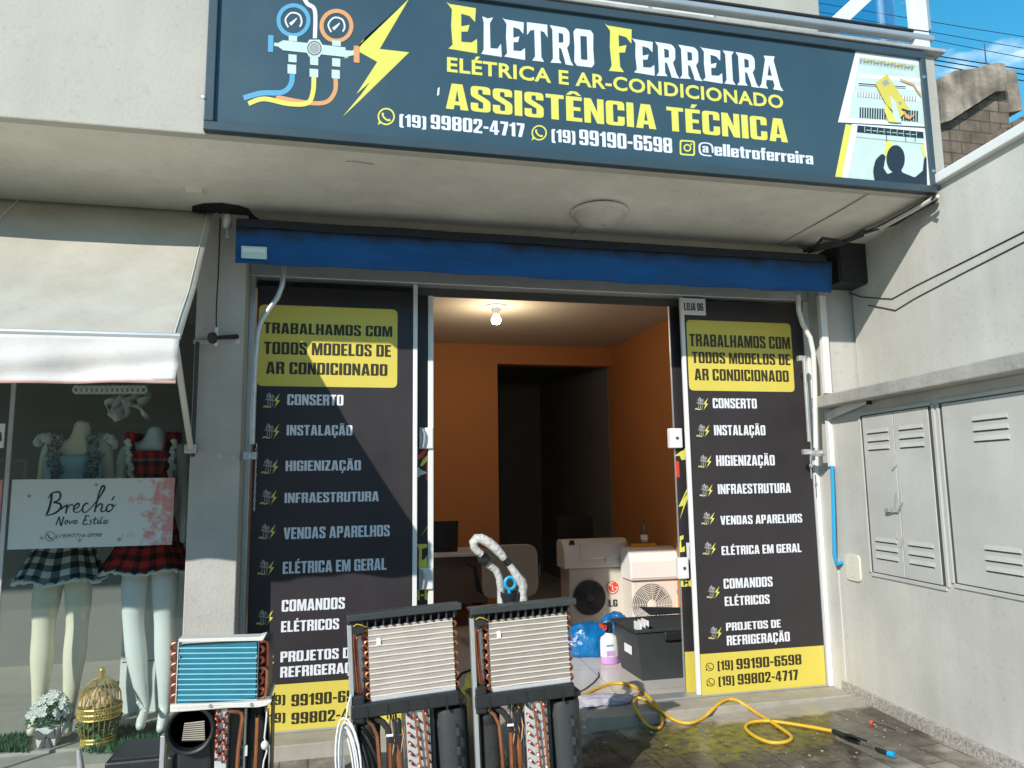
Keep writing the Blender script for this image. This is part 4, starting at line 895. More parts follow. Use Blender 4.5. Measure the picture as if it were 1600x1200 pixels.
lines(t, [('CONSERTO', (1114,637.6), (1182,623)), ('INSTALAÇÃO', (1116,680), (1195.4,664.5)), ('HIGIENIZAÇÃO', (1119.4,728), (1210,711)), ('INFRAESTRUTURA', (1122,772), (1235,754.8)),
          ('VENDAS APARELHOS', (1126,820), (1252.8,802.8)), ('ELÉTRICA EM GERAL', (1127.8,867.5), (1251.7,849)), ('COMANDOS', (1131,920), (1206.6,900.8)), ('ELÉTRICOS', (1132.7,947), (1202,928.8)),
          ('PROJETOS DE', (1134.8,985.8), (1219.5,968)), ('REFRIGERAÇÃO', (1136,1008.6), (1233.5,987))], W)
lines(t, [('(19)', (1121.5,1047.8), (1145,1031)), ('99190-6598', (1151,1046), (1251.7,1022)), ('(19)', (1123,1072), (1147,1055)), ('99802-4717', (1153,1070), (1246.5,1046))], K)
for cx, cy in ((1096,632),(1098,674),(1101,722),(1103,767),(1106,811),(1108,858),(1114,926),(1117,990)): icon(t, cx, cy, 21, 21)
for cx, cy in ((1109,1042),(1110.5,1066)): chat_icon(cx, cy, 6.5, YP-.0028, K, t)
# unit number plate
t = thing('unit_plate', 'small white plate reading LOJA 06 at the top of the right panel', 'plate', PY(1083, 491, YP-.02))
a = PY(1064, 491, YP-.02); c = PY(1102, 467, YP-.02)
MB().box((a.x,YP-.02,a.z), (c.x,YP-.006,c.z)).build('plate', M['paper'], t, bev=.002)
text('LOJA 06', (1069,484.5), (1098.5,474), YP-.0215, M['photo_dark'], t)
# sliding doors pushed open behind them
YD = .29
def lock(t, px0, px1, py0, py1, curl, y=YD-.03):
    a = PY(px0, py1, y); c = PY(px1, py0, y)
    l_ = MB().box((a.x,y,a.z), (c.x,y+.05,c.z)).build('lock', M['white_pl'], t, bev=.006)
    if curl:
        p = [V((a.x+(c.x-a.x)*u, y-.001, c.z+(a.z-c.z)*w_)) for u, w_ in ((.25,.06),(.42,.3),(.42,.6),(.30,.95),(.18,.95),(.28,.6),(.28,.3),(.14,.06))]
        MB().prism(p, (0,-.02,0)).build('pull', M['alu'], l_)
    else:
        MB().lathe([(.011,0),(.011,.004),(.004,.006),(0,.006)], V(((a.x+c.x)/2+.005,y,(a.z+c.z)/2)), (0,-1,0), 12).build('cylinder', M['seam'], l_)
ID = lambda px, py: PY(px, py, YD-.002)
def frag(t, m, pts, o=0): MB().flat([ID(x, y)-V((0,o,0)) for x, y in pts]).build('print', M[m], t)
t = thing('sliding_door', 'left sliding glass door slid open behind the left black panel', 'door', (PY(600, 1100, YD).x, YD, zf))
xs0 = PY(668.5, 700, YD).x; xs1 = PY(677, 700, YD).x
MB().box((-.40,YD,zf+.011), (xs0,YD+.008,zh-.05)).build('glass', M['clear'], t)
MB().box((-.39,YD-.0015,zf+.05), (xs0-.001,YD-.0001,zh-.051)).build('poster', M['vinyl'], t)
MB().box((xs0,YD-.012,zf+.011), (xs1,YD+.022,zh-.05)).build('stile', M['white_alu'], t, bev=.003)
lock(t, 655, 677, 668, 701, True); lock(t, 654, 677, 887, 922, True)
frag(t, 'red_ink', [(650,672),(653,671),(654,682),(650,683)])
frag(t, 'red_ink', [(650,712),(658,708),(664,701),(667,703),(660,715),(650,719)]); frag(t, 'sign_yellow', [(656,728),(661,718),(668,711),(668,720),(660,728)])
frag(t, 'white_ink', [(649,692),(652,695),(653,702),(650,708),(649,705)]); frag(t, 'mint_ink', [(649,730),(656,731),(656,745),(649,746)]); frag(t, 'mint_ink', [(656.2,733),(662,736),(666,737),(666,740),(662,741),(656.2,743)]); frag(t, 'red_ink', [(666.2,724),(668.3,722),(668.3,750),(666.2,750)])
frag(t, 'sign_yellow', [(657,840),(668,821),(668,823)]); frag(t, 'sign_yellow', [(651.5,850),(668,850),(668,855),(659,858),(659,876),(664,873),(668,866),(668,887),(654,887),(655,860)])
text('R-C', (646,938), (673,920), YD-.003, M['sign_yellow'], t)
t = thing('sliding_door', 'right sliding glass door slid open behind the right black panel', 'door', (PY(1080, 1090, YD).x, YD, zf))
xe = PY(1058, 780, YD).x
MB().box((xe,YD,zf+.011), (3.1,YD+.008,zh-.05)).build('glass', M['clear'], t)
MB().box((xe+.004,YD-.0015,zb), (3.09,YD-.0001,zh-.051)).build('poster', M['vinyl'], t)
MB().box((xe-.004,YD-.004,zf+.011), (xe-.0001,YD+.012,zh-.05)).build('edge_strip', M['alu'], t)
lock(t, 1048, 1066, 669, 700, False); lock(t, 1061, 1076, 871, 905, False)
a = PY(1072, 1020, YD-.002); MB().flat([V((xe+.006,YD-.003,zb)), V((2.4,YD-.003,zb)), V((2.4,YD-.003,zy)), V((xe+.006,YD-.003,zy))]).build('yellow_field', M['yellow'], t)
frag(t, 'sign_yellow', [(1053,713),(1071,700),(1071,718),(1065,719),(1062,712)]); frag(t, 'red_ink', [(1055,720),(1061,721),(1062,746),(1056,745)])
frag(t, 'sign_yellow', [(1060,792),(1074,762),(1074,768),(1066,782),(1075,770),(1075,778),(1062,812),(1068,790)])
frag(t, 'sign_yellow', [(1062,838),(1068,836),(1068,842),(1064,844),(1065,856),(1070,853),(1070,862),(1062,863)]); frag(t, 'white_ink', [(1072,848),(1080,848),(1080,852),(1077,853),(1078,880),(1074,880)])
text('CO', (1064,917), (1086,904), YD-.003, M['sign_yellow'], t)
# a box seen through the clear glass foot of the right panel
t = thing('carton', 'white printed carton behind the clear foot of the right panel', 'box', PZ(1250, 1085, .13))
a = PY(1208, 1084, .33); c = PY(1284, 1072, .33)
MB().box((a.x,.33,.13), (c.x,.55,.13+.1)).build('box', M['paper'], t, bev=.004)
MB().box((c.x-.055,.327,.13), (c.x-.002,.3295,.229)).build('end_print', M['orange_ink'], t)
text('S', (1212,1084), (1218,1074), .3285, M['orange_ink'], t)

# ---------------------------------------------------------------- things in the shop
t = thing('ceiling_bulb', 'lit bare bulb in a white holder on the shop ceiling', 'lamp', PZ(775, 476, CZ))
p = PZ(775, 478, CZ)
MB().lathe([(.10,0),(.10,-.012),(.05,-.022),(.036,-.05),(.03,-.085)], p, n=20).build('holder', M['white_pl'], t, smooth=True)
MB().lathe([(.020,-.0851),(.030,-.098),(.043,-.118),(.045,-.14),(.034,-.165),(.0,-.176)], p, n=20).build('bulb', M['bulb'], t, smooth=True)
ld = bpy.data.lights.new('bulb_light', 'POINT'); ld.energy = 12; ld.color = (1, .86, .66); ld.shadow_soft_size = .06
lo = bpy.data.objects.new('bulb_light', ld); col.objects.link(lo); lo.parent = t; lo.location = (p-t.location)+V((0,0,-.34))
# desk with laptop
t = thing('desk', 'white topped desk with a dark front panel inside the shop', 'desk', (.9, 3.2, .13))
a = PY(620, 868, 2.9); c = PY(768, 862, 2.9); zt_ = a.z
MB().box((a.x-.3,2.9,zt_-.035), (c.x,3.6,zt_)).build('desk_top', M['desk'], t, bev=.004)
MB().box((a.x-.25,2.95,PY(700, 944, 2.95).z), (c.x-.03,2.97,zt_-.036)).build('front_panel', M['desk_panel'], t)
for x in (a.x-.2, c.x-.08): MB().box((x,2.98,.13), (x+.05,3.55,zt_-.037)).build('leg', M['desk_panel'], t)
t = thing('laptop', 'open black laptop seen from behind on the white desk', 'laptop', PY(690, 866, 3.1))
a = PY(640, 866, 3.1); c = PY(714, 816, 3.1)
MB().hexa([(a.x,3.06,zt_+.02),(c.x,3.06,zt_+.02),(c.x,3.0,c.z+.02),(a.x,3.0,c.z+.02)], (0,.012,0)).build('lid', M['laptop'], t, bev=.004)
MB().box((a.x,3.07,zt_+.001), (c.x,3.35,zt_+.018)).build('base', M['laptop'], t, bev=.004)
# chairs
def roundbox(x0, x1, z0, z1, y, r, d):
    return [V((x, y, z)) for x, z in fillet([(x0,z0,r),(x1,z0,r),(x1,z1,r),(x0,z1,r)])]
t = thing('office_chair', 'beige backed office chair between the desk and the stripped unit', 'chair', PZ(800, 1000, .13))
a = PY(753, 936, 2.0); c = PY(840, 850, 2.0)
MB().prism(roundbox(a.x, c.x, a.z, c.z, 2.0, .11, 0), (0,.05,0)).build('backrest', M['chair_beige'], t, smooth=True, bev=.015)
xm = (a.x+c.x)/2
MB().prism([V((xm+x,2.08+y,.56)) for x, y in fillet([(-.23,0,.08),(.23,0,.08),(.23,.44,.08),(-.23,.44,.08)])], (0,0,.07)).build('seat', M['black'], t, bev=.015)
MB().tube([(xm,2.03,.66),(xm,2.07,.58),(xm,2.2,.54)], .025, 8).build('back_stem', M['black_pl'], t)
MB().tube([(xm,2.3,.2),(xm,2.3,.56)], .03, 10).build('column', M['black_pl'], t)
for k in range(5):
    an = 2*math.pi*k/5+.3; q = V((xm+.28*math.cos(an), 2.3+.28*math.sin(an), .19))
    lg = MB().tube([(xm,2.3,.23), q], [.025,.016], 6).build('leg', M['black_pl'], t)
    MB().lathe([(.0,-.012),(.03,-.012),(.03,.012),(0,.012)], q-V((0,0,.03)), (math.sin(an),-math.cos(an),0), 12).build('castor', M['black'], lg)
for sx in (-1, 1): MB().tube([(xm+sx*.26,2.12,.60),(xm+sx*.29,2.12,.80),(xm+sx*.29,2.40,.80)], .02, 8).build('armrest', M['black_pl'], t)
t = thing('black_chair', 'black chair standing in front of the dark doorway', 'chair', PZ(900, 985, .13))
a = PY(872, 872, 3.3); c = PY(926, 806, 3.3); xm = (a.x+c.x)/2
MB().prism(roundbox(a.x, c.x, a.z, c.z, 3.3, .05, 0), (0,.05,0)).build('backrest', M['black'], t, bev=.012)
MB().box((a.x,2.9,.55), (c.x,3.29,.62)).build('seat', M['black'], t, bev=.02)
for x in (a.x+.03, c.x-.03):
    for y in (2.93, 3.27): MB().tube([(x,y,.13),(x,y,.55)], .014, 6).build('leg', M['black_pl'], t)
# air conditioners
def outdoor_unit(label, x0, z1, y, wid, hgt, m, fanx, fanr, grille_m, mark):
    t = thing('outdoor_unit', label, 'air conditioner', (x0+wid/2, y, .13), 'air conditioner outdoor units in the shop')
    MB().box((x0,y,.15), (x0+wid,y+.30,.13+hgt)).build('casing', m, t, bev=.018)
    for x in (x0+.08, x0+wid-.14): MB().box((x,y+.02,.13), (x+.06,y+.28,.152)).build('foot', M['black_pl'], t)
    cx = x0+fanx; cz = .13+hgt*.5
    MB().lathe([(0,.0),(fanr,.0),(fanr,.004)], (cx,y-.002,cz), (0,-1,0), 40).build('fan_opening', M['fan_grey'] if grille_m != 'cream_pl' else M['brown_ink'], t)
    fb = MB()
    for k in range(3):
        an = 2*math.pi*k/3+.5
        fb.add([(cx+fanr*r*math.cos(an+w), y-.008, cz+fanr*r*math.sin(an+w)) for r, w in ((.12,-.5),(.95,-.15),(.95,.75),(.12,.6))], [(0,1,2,3)])
    fb.build('fan_blades', M['grey_pl'], t, solid=.003)
    gr = MB()
    for k in range(1, 13): gr.tube([(cx+fanr*k/12*math.cos(2*math.pi*i/36), y-.018+.004*(k/12), cz+fanr*k/12*math.sin(2*math.pi*i/36)) for i in range(36)], .0035, 4, closed=True)
    for k in range(12):
        an = 2*math.pi*k/12; gr.tube([(cx+fanr*.1*math.cos(an), y-.019, cz+fanr*.1*math.sin(an)), (cx+fanr*math.cos(an+.5), y-.014, cz+fanr*math.sin(an+.5))], .003, 4)
    gr.lathe([(0,.0),(.045,.0),(.04,.008),(0,.012)], (cx,y-.02,cz), (0,-1,0), 20)
    gr.build('fan_grille', M[grille_m], t)
    return t
xl = PY(889, 900, 2.62).x; hl = PY(925, 887, 2.62).z-.13
t = outdoor_unit('beige outdoor unit with a red round emblem, left of the sunlit one', xl, 0, 2.62, PY(974, 900, 2.62).x-xl+.1, hl, M['beige_pl'], .20, .165, 'grey_pl', 'LG')
y = 2.613; e = PY(957, 918, y); rr = .062
MB().flat([V((e.x+px*rr, y, e.z+py*rr)) for px, py in circ(0,0,1,30)]).build('emblem', M['red_ink'], t)
mb = MB(); fn = lambda a, c: V((e.x+a*rr, y-.002, e.z+c*rr))
ribbon(mb, fn, [(.15,.78),(-.45,.66),(-.8,.1),(-.6,-.52),(0,-.8),(.58,-.55),(.8,0),(.35,0)], .11); ribbon(mb, fn, [(0,.42),(0,-.40),(.28,-.40)], .12, False); mb.flat([fn(a, c) for a, c in circ(-.36,.38,.14,12)])
mb.build('emblem_lines', M['paper'], t)
text('LG', (951.5,948), (964.5,936.5), y, M['photo_dark'], t)
xs = PY(987, 900, 2.33).x; hs = PY(1010, 906, 2.33).z-.13
t = outdoor_unit('sunlit cream outdoor unit behind the black bin, cut by the right door', xs, 0, 2.33, .78, hs, M['cream_pl'], .19, .20, 'cream_pl', 'S')
text('SAMSUNG', (1057.5,928), (1108,919), 2.323, M['blue_ink'], t)
def indoor_unit(label, x0, x1, y, z0, z1, dark, m):
    t = thing('indoor_unit', label, 'air conditioner', ((x0+x1)/2, y, z0), 'air conditioner indoor units on the outdoor units')
    prof = [(y,z0),(y+.27,z0),(y+.27,z1-.03),(y+.22,z1),(y+.10,z1),(y+.03,z1-.05),(y,z1-.13)]
    MB().prism([V((x0,p[0],p[1])) for p in prof], (x1-x0,0,0)).build('casing', m, t, bev=.012)
    if dark:
        MB().prism([V((x0+.06,y+.06,z1-.055)), V((x0+.12,y+.06,z1-.055)), V((x0+.12,y+.085,z1-.015)), V((x0+.08,y+.085,z1-.015))], (0,-.03,.012)).build('slot', M['black'], t)
        MB().box((x0+.16,y-.012,z1-.19), (x1-.03,y+.05,z1-.015)).build('flap', m, t, bev=.02)
        MB().box((x1-.26,y-.02,z1-.22), (x1-.21,y+.0,z1-.17)).build('clip', m, t, bev=.008)
    else: MB().box((x0+.004,y-.004,z0+.018), (x1-.004,y+.001,z0+.022)).build('seam', M['brown_ink'], t)
    return t
za_ = .13+hl+.002
indoor_unit('dusty grey indoor unit with a lifted flap on the left outdoor unit', PY(882, 887, 2.58).x, PY(985, 887, 2.58).x, 2.58, za_, PY(925, 843, 2.62).z, True, M['cream_pl'])
indoor_unit('white sunlit indoor unit resting on the cream outdoor unit', PY(986, 906, 2.29).x, PY(1100, 900, 2.29).x, 2.29, .13+hs+.002, PY(1010, 857, 2.35).z+.01, False, M['white_pl'])
t = thing('tissue_box', 'yellow brown flat box under the clear bottle on the white indoor unit', 'box', PY(1010, 857, 2.45))
a = PY(990, 857, 2.42); c = PY(1026, 850, 2.42); zt2 = PY(1010, 857, 2.35).z+.012
MB().box((a.x,2.42,zt2), (c.x,2.5,zt2+.03)).build('box', M['hose_y'], t, bev=.003)
MB().box((a.x+.01,2.43,zt2+.0305), (c.x-.06,2.49,zt2+.034)).build('lid', M['desk_panel'], t)
t = thing('bottle', 'clear plastic bottle with green cap on the white indoor unit', 'bottle', (PY(1007, 850, 2.46).x, 2.46, zt2+.035))
p = t.location.copy(); hb = PY(1007, 812, 2.46).z-p.z
MB().lathe([(0,0),(.034,0),(.036,.01),(.036,hb*.35),(.030,hb*.42),(.036,hb*.5),(.036,hb*.62),(.016,hb*.82),(.013,hb*.9)], p, n=20).build('body', M['pet'], t, smooth=True)
MB().lathe([(.030,.004),(.033,.01),(.033,hb*.30),(0,hb*.30)], p, n=16).build('liquid', M['photo_bg'], t, smooth=True)
MB().lathe([(.0365,hb*.12),(.0365,hb*.34)], p, n=20).build('paper_band', M['paper'], t)
MB().lathe([(.016,hb*.9),(.016,hb*.99),(0,hb)], p, n=12).build('cap', M['leaf'], t)
# open black bin, papers, detergent, bag
t = thing('storage_bin', 'open black plastic bin with an opened lid standing in the sunlight', 'bin', PZ(1035, 1065, .13))
bx0 = PZ(1000, 1065, .13); yb = bx0.y; bx = bx0.x; bw = .62; bh = PY(1000, 985, yb).z-.13; bd = PZ(959, 968, .13+bh).y-yb
o_ = [(bx+.03,yb+.02),(bx+bw-.03,yb+.02),(bx+bw-.03,yb+bd-.02),(bx+.03,yb+bd-.02)]; i_ = [(bx-.02,yb-.015),(bx+bw,yb-.015),(bx+bw,yb+bd),(bx-.02,yb+bd)]
mb = MB(); n_ = 4
lo_ = [V((*p, .13)) for p in o_]; hi_ = [V((*p, .13+bh)) for p in i_]
mb.add(lo_+hi_, [(0,1,2,3),(0,1,5,4),(1,2,6,5),(2,3,7,6),(3,0,4,7)]); mb.build('tub', M['grey_pl'], t, solid=.006)
rim = MB(); rx0, rx1, ry0, ry1 = bx-.04, bx+bw+.02, yb-.035, yb+bd+.02; rz = .13+bh
rim.box((rx0,ry0,rz-.012), (rx1,ry0+.025,rz+.008)).box((rx0,ry1-.025,rz-.012), (rx1,ry1,rz+.008)).box((rx0,ry0+.025,rz-.012), (rx0+.025,ry1-.025,rz+.008)).box((rx1-.025,ry0+.025,rz-.012), (rx1,ry1-.025,rz+.008)).build('rim', M['grey_pl'], t, bev=.004)
MB().box((bx+.18,ry0-.012,rz-.075), (bx+.40,ry0+.012,rz-.0125)).build('handle', M['black_pl'], t, bev=.012)
MB().hexa([(bx+.30,ry1,rz+.01),(bx+bw,ry1,rz+.01),(bx+bw,ry1+.03,rz+.05),(bx+.22,ry1+.03,rz+.075)], (0,.012,.0)).build('lid', M['black_pl'], t, bev=.005)
MB().box((bx-.009,yb+.12,.13+bh*.45), (bx-.006,yb+.26,.13+bh*.62)).build('sticker', M['paper'], t)
for k in range(3):
    o = MB().box((bx+.04+k*.07,yb+.06+.1*k,.2), (bx+.055+k*.07,yb+.06+.1*k+.12,rz+.035-.012*k)).build('folder', M['paper'], None, bev=.002)
    o.rotation_euler = (0, 0, 0); tag(o, 'white paper folder standing at the left end of the black bin', 'folder', 'paper folders in the black bin')
t = thing('detergent_bottle', 'white and lilac detergent bottle with a red trigger in front of the bin', 'bottle', PZ(953, 1036, .13))
p = t.location.copy(); S = (PY(953, 993, p.y).z-PY(953, 1036, p.y).z); wv = S*.36
MB().lathe([(0,0),(wv*.9,0),(wv,.01),(wv,S*.28)], p, n=20, sy=.7).build('base', M['purple'], t, smooth=True)
MB().lathe([(wv,S*.2801),(wv,S*.82),(wv*.9,S*.95),(wv*.5,S*1.05),(wv*.35,S*1.12)], p, n=20, sy=.7).build('body', M['white_pl'], t, smooth=True)
MB().box(p+V((-wv*.6,-wv*.73,S*.32)), p+V((wv*.3,-wv*.705,S*.5))).build('print', M['purple'], t)
MB().box(p+V((-wv*.6,-wv*.73,S*.66)), p+V((wv*.2,-wv*.705,S*.72))).build('print', M['blue_ink'], t)
MB().lathe([(wv*.38,S*1.12),(wv*.38,S*1.26),(wv*.3,S*1.3)], p, n=12).build('cap', M['black_pl'], t)
MB().hexa([p+V((-.05,-.02,S*1.30)), p+V((.03,-.02,S*1.30)), p+V((.02,-.02,S*1.5)), p+V((-.055,-.02,S*1.46))], (0,.04,0)).build('trigger', M['black_pl'], t, bev=.004)
MB().box(p+V((-.075,-.015,S*1.33)), p+V((-.05,.015,S*1.45))).build('nozzle', M['red_ink'], t)
MB().tube([PY(945,981,p.y-.05)+V((.012*math.cos(a)*(1+.3*math.sin(2*a)),0,.016*math.sin(a))) for a in [2*math.pi*i/14 for i in range(14)]], .006, 6, closed=True).build('tag_ring', M['red_lace'], t)
def lump(c, r, sc_, jit, name, m, label, cat, nn=4):
    bm = bmesh.new(); bmesh.ops.create_icosphere(bm, subdivisions=nn, radius=1)
    for v in bm.verts:
        d0 = noise.noise(v.co*1.7+V(c))*jit + abs(noise.noise(v.co*4+V(c)))*jit*.7 + noise.noise(v.co*9)*jit*.25
        v.co = v.co*(1+d0); v.co = V((v.co.x*sc_[0], v.co.y*sc_[1], max(v.co.z*sc_[2], -sc_[2]*.55)))*r
    me = bpy.data.meshes.new(name); bm.to_mesh(me); bm.free(); me.materials.append(m)
    for q in me.polygons: q.use_smooth = True
    o = bpy.data.objects.new(name, me); col.objects.link(o); o.location = c; return tag(o, label, cat)
p = PZ(920, 1022, .13); zz = abs(PY(920, 1022, p.y).z-PY(920, 985, p.y).z)
lump(V((p.x, p.y, .13+.09)), .17, (1.15,.8,1.0), .22, 'plastic_bag', M['blue_bag'], 'crumpled shiny blue plastic bag on the floor beside the detergent bottle', 'bag', 4)
p = PZ(957, 1000, .13)
lump(V((p.x+.02, p.y+.0, .13+.1)), .12, (1.1,.8,1.2), .2, 'plastic_bag', M['blue_bag'], 'blue plastic bag tucked behind the detergent bottle and the bin', 'bag', 4)
p = PZ(938, 1098, .13)
lump(V((p.x, p.y, .13+.012)), .15, (1.5,.55,.22), .35, 'floor_rag', M['rag'], 'lilac grey wet rag lying on the doorstep edge', 'rag')

# ---------------------------------------------------------------- left shop: window, awning and display
YG = .09
t = thing('shop_window', 'left shop window with a slim aluminium frame and a mannequin display', 'window', (-1.5, YG, .085))
xg = PY(296, 900, YG).x
MB().box((-6,YG,.086), (xg-.001,YG+.010,2.75)).build('glass', M['glass'], t)
MB().box((xg,YG-.03,.086), (xg+.03,YG+.05,2.75)).build('frame', M['white_alu'], t, bev=.003)
MB().box((-6,YG-.02,2.70), (xg-.001,YG-.001,2.748)).build('frame', M['alu'], t)
a = PY(12, 730, YG-.012)
MB().box((a.x-.011,YG-.014,.087), (a.x+.011,YG-.001,2.699)).build('mullion', M['alu'], t)
t = thing('window_banner', 'white banner with script lettering and pink blossoms on the left shop window', 'banner', PY(140, 852, YG-.006))
q = [PY(14,749.5,YG-.006), PY(272,749,YG-.006), PY(270,851,YG-.006), PY(14,854,YG-.006)]
x0 = PY(14,800,YG-.006).x+.004; x1 = PY(271,800,YG-.006).x
MB().box((x0,YG-.006,q[2].z), (x1,YG-.001,q[0].z)).build('sheet', M['banner'], t)
CB = lambda x, y: PY(x/4.615, 600+y/4.615, YG-.0075)
NI = M['photo_dark']
def script(strokes, name='lettering', f=1.0):
    mb = MB(); k = 0
    for w, pts in strokes:
        kk = k; fn = lambda x, y, kk=kk: CB(x, y)-V((0, kk*.0003, 0)); ribbon(mb, fn, pts, w); k += 1
    return mb.build(name, NI, t)
script([(17, [(372,786),(368,840),(352,905),(335,940)]), ([4,9,14,14,12], [(345,830),(372,790),(420,778),(436,800),(425,835),(385,856)]), ([8,14,16,14,10,6], [(385,856),(428,862),(440,885),(420,915),(375,940),(325,950)])])
script([([8,13,10], [(440,905),(462,885),(486,872)]), (13, [(486,868),(480,905),(474,935)]), ([13,9,8,9], [(480,900),(500,878),(518,868),(526,878)])])
script([([7,9,11,13,13,10,7], [(525,905),(555,895),(572,872),(560,862),(535,885),(532,918),(560,925),(590,905)])])
script([([8,12,13,12,8], [(638,868),(622,860),(598,885),(596,918),(618,925),(650,900)])])
script([([7,10,14,15,14,10], [(650,900),(700,840),(748,765),(752,738),(735,740),(708,800),(690,870),(678,925)][:6]), (13, [(712,800),(694,870),(682,925)]), ([8,11,13,12,8], [(690,895),(722,865),(738,875),(728,915),(750,918),(775,895)])])
script([([9,12,12,12,9], [(806,868),(780,872),(766,900),(778,920),(806,905),(818,878),(806,868)][:7])]), script([([9,7,6], [(800,880),(820,880),(840,872)]), ([12,7], [(806,838),(826,806)])])
script([(9, [(404,1018),(414,985),(428,955)]), ([8,9,10,9], [(428,955),(432,990),(440,1022),(452,985),(460,955)]), (7, [(476,985),(466,1000),(474,1010),(488,998),(484,984),(476,985)]), (7, [(498,985),(506,1006),(524,984)]), (7, [(540,985),(530,1000),(540,1008),(556,996),(552,984),(540,985)]),
        (8, [(620,955),(606,985),(598,1012)]), (7, [(610,952),(630,950),(646,952)]), (7, [(604,984),(628,980)]), (7, [(598,1012),(618,1014),(634,1006)]), (6, [(662,978),(650,990),(660,1000),(646,1018)]), (7, [(690,958),(680,990),(678,1008),(692,1006)]), (6, [(672,978),(702,974)]), (7, [(712,980),(704,1004),(714,1006)]), (7, [(740,955),(728,985),(722,1006),(734,1004)]), (7, [(760,984),(748,998),(756,1006),(774,996),(770,984),(760,984)])])
tt = builtin_text('(19)97716-0998', (403/4.615, 600+1110/4.615), (735/4.615, 600+1074/4.615), YG-.0075, NI, t, off=.0, shear=.25)
mb = MB(); fn = lambda x, y: CB(x, y); rr_ = circ(362,1099,36,30); mb.flat([fn(*p) for p in rr_], [[fn(*p) for p in circ(362,1099,32,30)]])
ribbon(mb, fn, [(348,1082),(346,1096),(358,1110),(372,1116),(380,1112)], [10,7,7,7,10]); mb.build('chat_icon', NI, t)
mb = MB()
for cx, cy in ((210,805),(695,725),(860,1118),(575,1125),(300,1110)):
    for k, dx_ in enumerate((-14, 0, 14)): ribbon(mb, lambda x, y: CB(x, y), [(cx+dx_*1.2,cy-14+abs(dx_)*.4),(cx+dx_*.4,cy+4),(cx,cy+14)], [2,9,3])
mb.build('petal_print', M['brown_ink'], t)
t = thing('window_banner', 'second white banner cut by the left photo edge', 'banner', PY(2, 852, YG-.006))
MB().box((x0-1.4,YG-.006,q[2].z), (x0-.045,YG-.001,q[0].z)).build('sheet', M['banner'], t)
t = thing('notice_sheet', 'small white notice sheet on the glass at the left photo edge', 'notice', PY(4, 700, YG-.006))
a = PY(-40, 700, YG-.006); c = PY(8, 662, YG-.006); MB().box((a.x,YG-.005,a.z), (c.x,YG-.001,c.z)).build('sheet', M['paper'], t)
MB().flat([PY(x, y, YG-.0056) for x, y in ((-3,672),(2,676),(3,688),(-3,692))]).build('print', M['desk_panel'], t)

# cream awning over that window
t = thing('window_awning', 'cream canvas awning with a white valance over the left shop window', 'awning', (-1.6, -.4, 2.0))
AX = -3.6
AP = [(.0,3.155,-.758),(-.20,2.99,-.742),(-.42,2.775,-.728),(-.72,2.50,-.705),(-.95,2.325,-.69),(-1.15,2.178,-.672)]
def aprof(v):
    f = v*(len(AP)-1); i = min(int(f), len(AP)-2); w_ = f-i; return [AP[i][k]*(1-w_)+AP[i+1][k]*w_ for k in range(3)]
def cloth(u, v):
    y, z, xr = aprof(v); x = AX+(xr-AX)*u
    s = -.045*math.sin(math.pi*v)*(.6+.4*math.sin(u*9+.6)) + .006*math.sin(u*40)*v
    return V((x, y, z+s*.55))
MB().grid(cloth, 60, 24).build('canvas', M['cream_cloth'], t, smooth=True, solid=.003)
def val(u, v):
    x = AX+(-.678-AX)*u; w_ = max(0, 1-(1-u)*2.4)
    y = -1.152+.020*v*math.sin(u*24)-.030*v*math.sin(9*v-(1-u)*14)*w_ + .012*math.sin(u*60)*v
    return V((x, y, 2.176-.205*v-.012*math.sin(u*5)*v))
MB().grid(val, 110, 12).build('valance', M['valance'], t, smooth=True, solid=.003)
MB().tube([val(i/60, 1)+V((0,-.002,.0)) for i in range(61)], .006, 6).build('piping', M['pink_trim'], t)
MB().tube([(AX,-1.145,2.186),(-.675,-1.145,2.186)], .014, 8).build('front_bar', M['alu'], t)
for sx in (-1.02,):
    mb = MB(); mb.tube([cloth((aprof(v/20)[2]+sx-.08*v/20-AX)/(aprof(v/20)[2]-AX), v/20)+V((0,-.004,.006)) for v in range(21)], .0035, 5).build('seam', M['cream_pl'], t)
mb = MB(); mb.tube([cloth(.990, v/20)+V((0,-.003,.005)) for v in range(21)], .003, 5).build('seam', M['cream_pl'], t)
p0 = V((-.70,-1.12,2.15)); p1 = PY(298, 700, -.03)
MB().tube([p0, p0.lerp(p1,.5), p1], .015, 10).build('arm', M['cream_pl'], t, smooth=True)
MB().box(p1-V((.03,.02,.03)), p1+V((.03,.055,.02))).build('bracket', M['galv'], t, bev=.003)
p2 = PY(301, 535, -.02); MB().tube([V((p1.x+.012,p1.y,p1.z-.05)), V((p1.x+.012,p1.y,p2.z))], .011, 8).build('guide_tube', M['grey_pl'], t, smooth=True)
MB().box((p1.x-.01,-.03,p2.z-.01), (p1.x+.08,.0,p2.z+.015)).build('bracket', M['alu'], t, bev=.002)

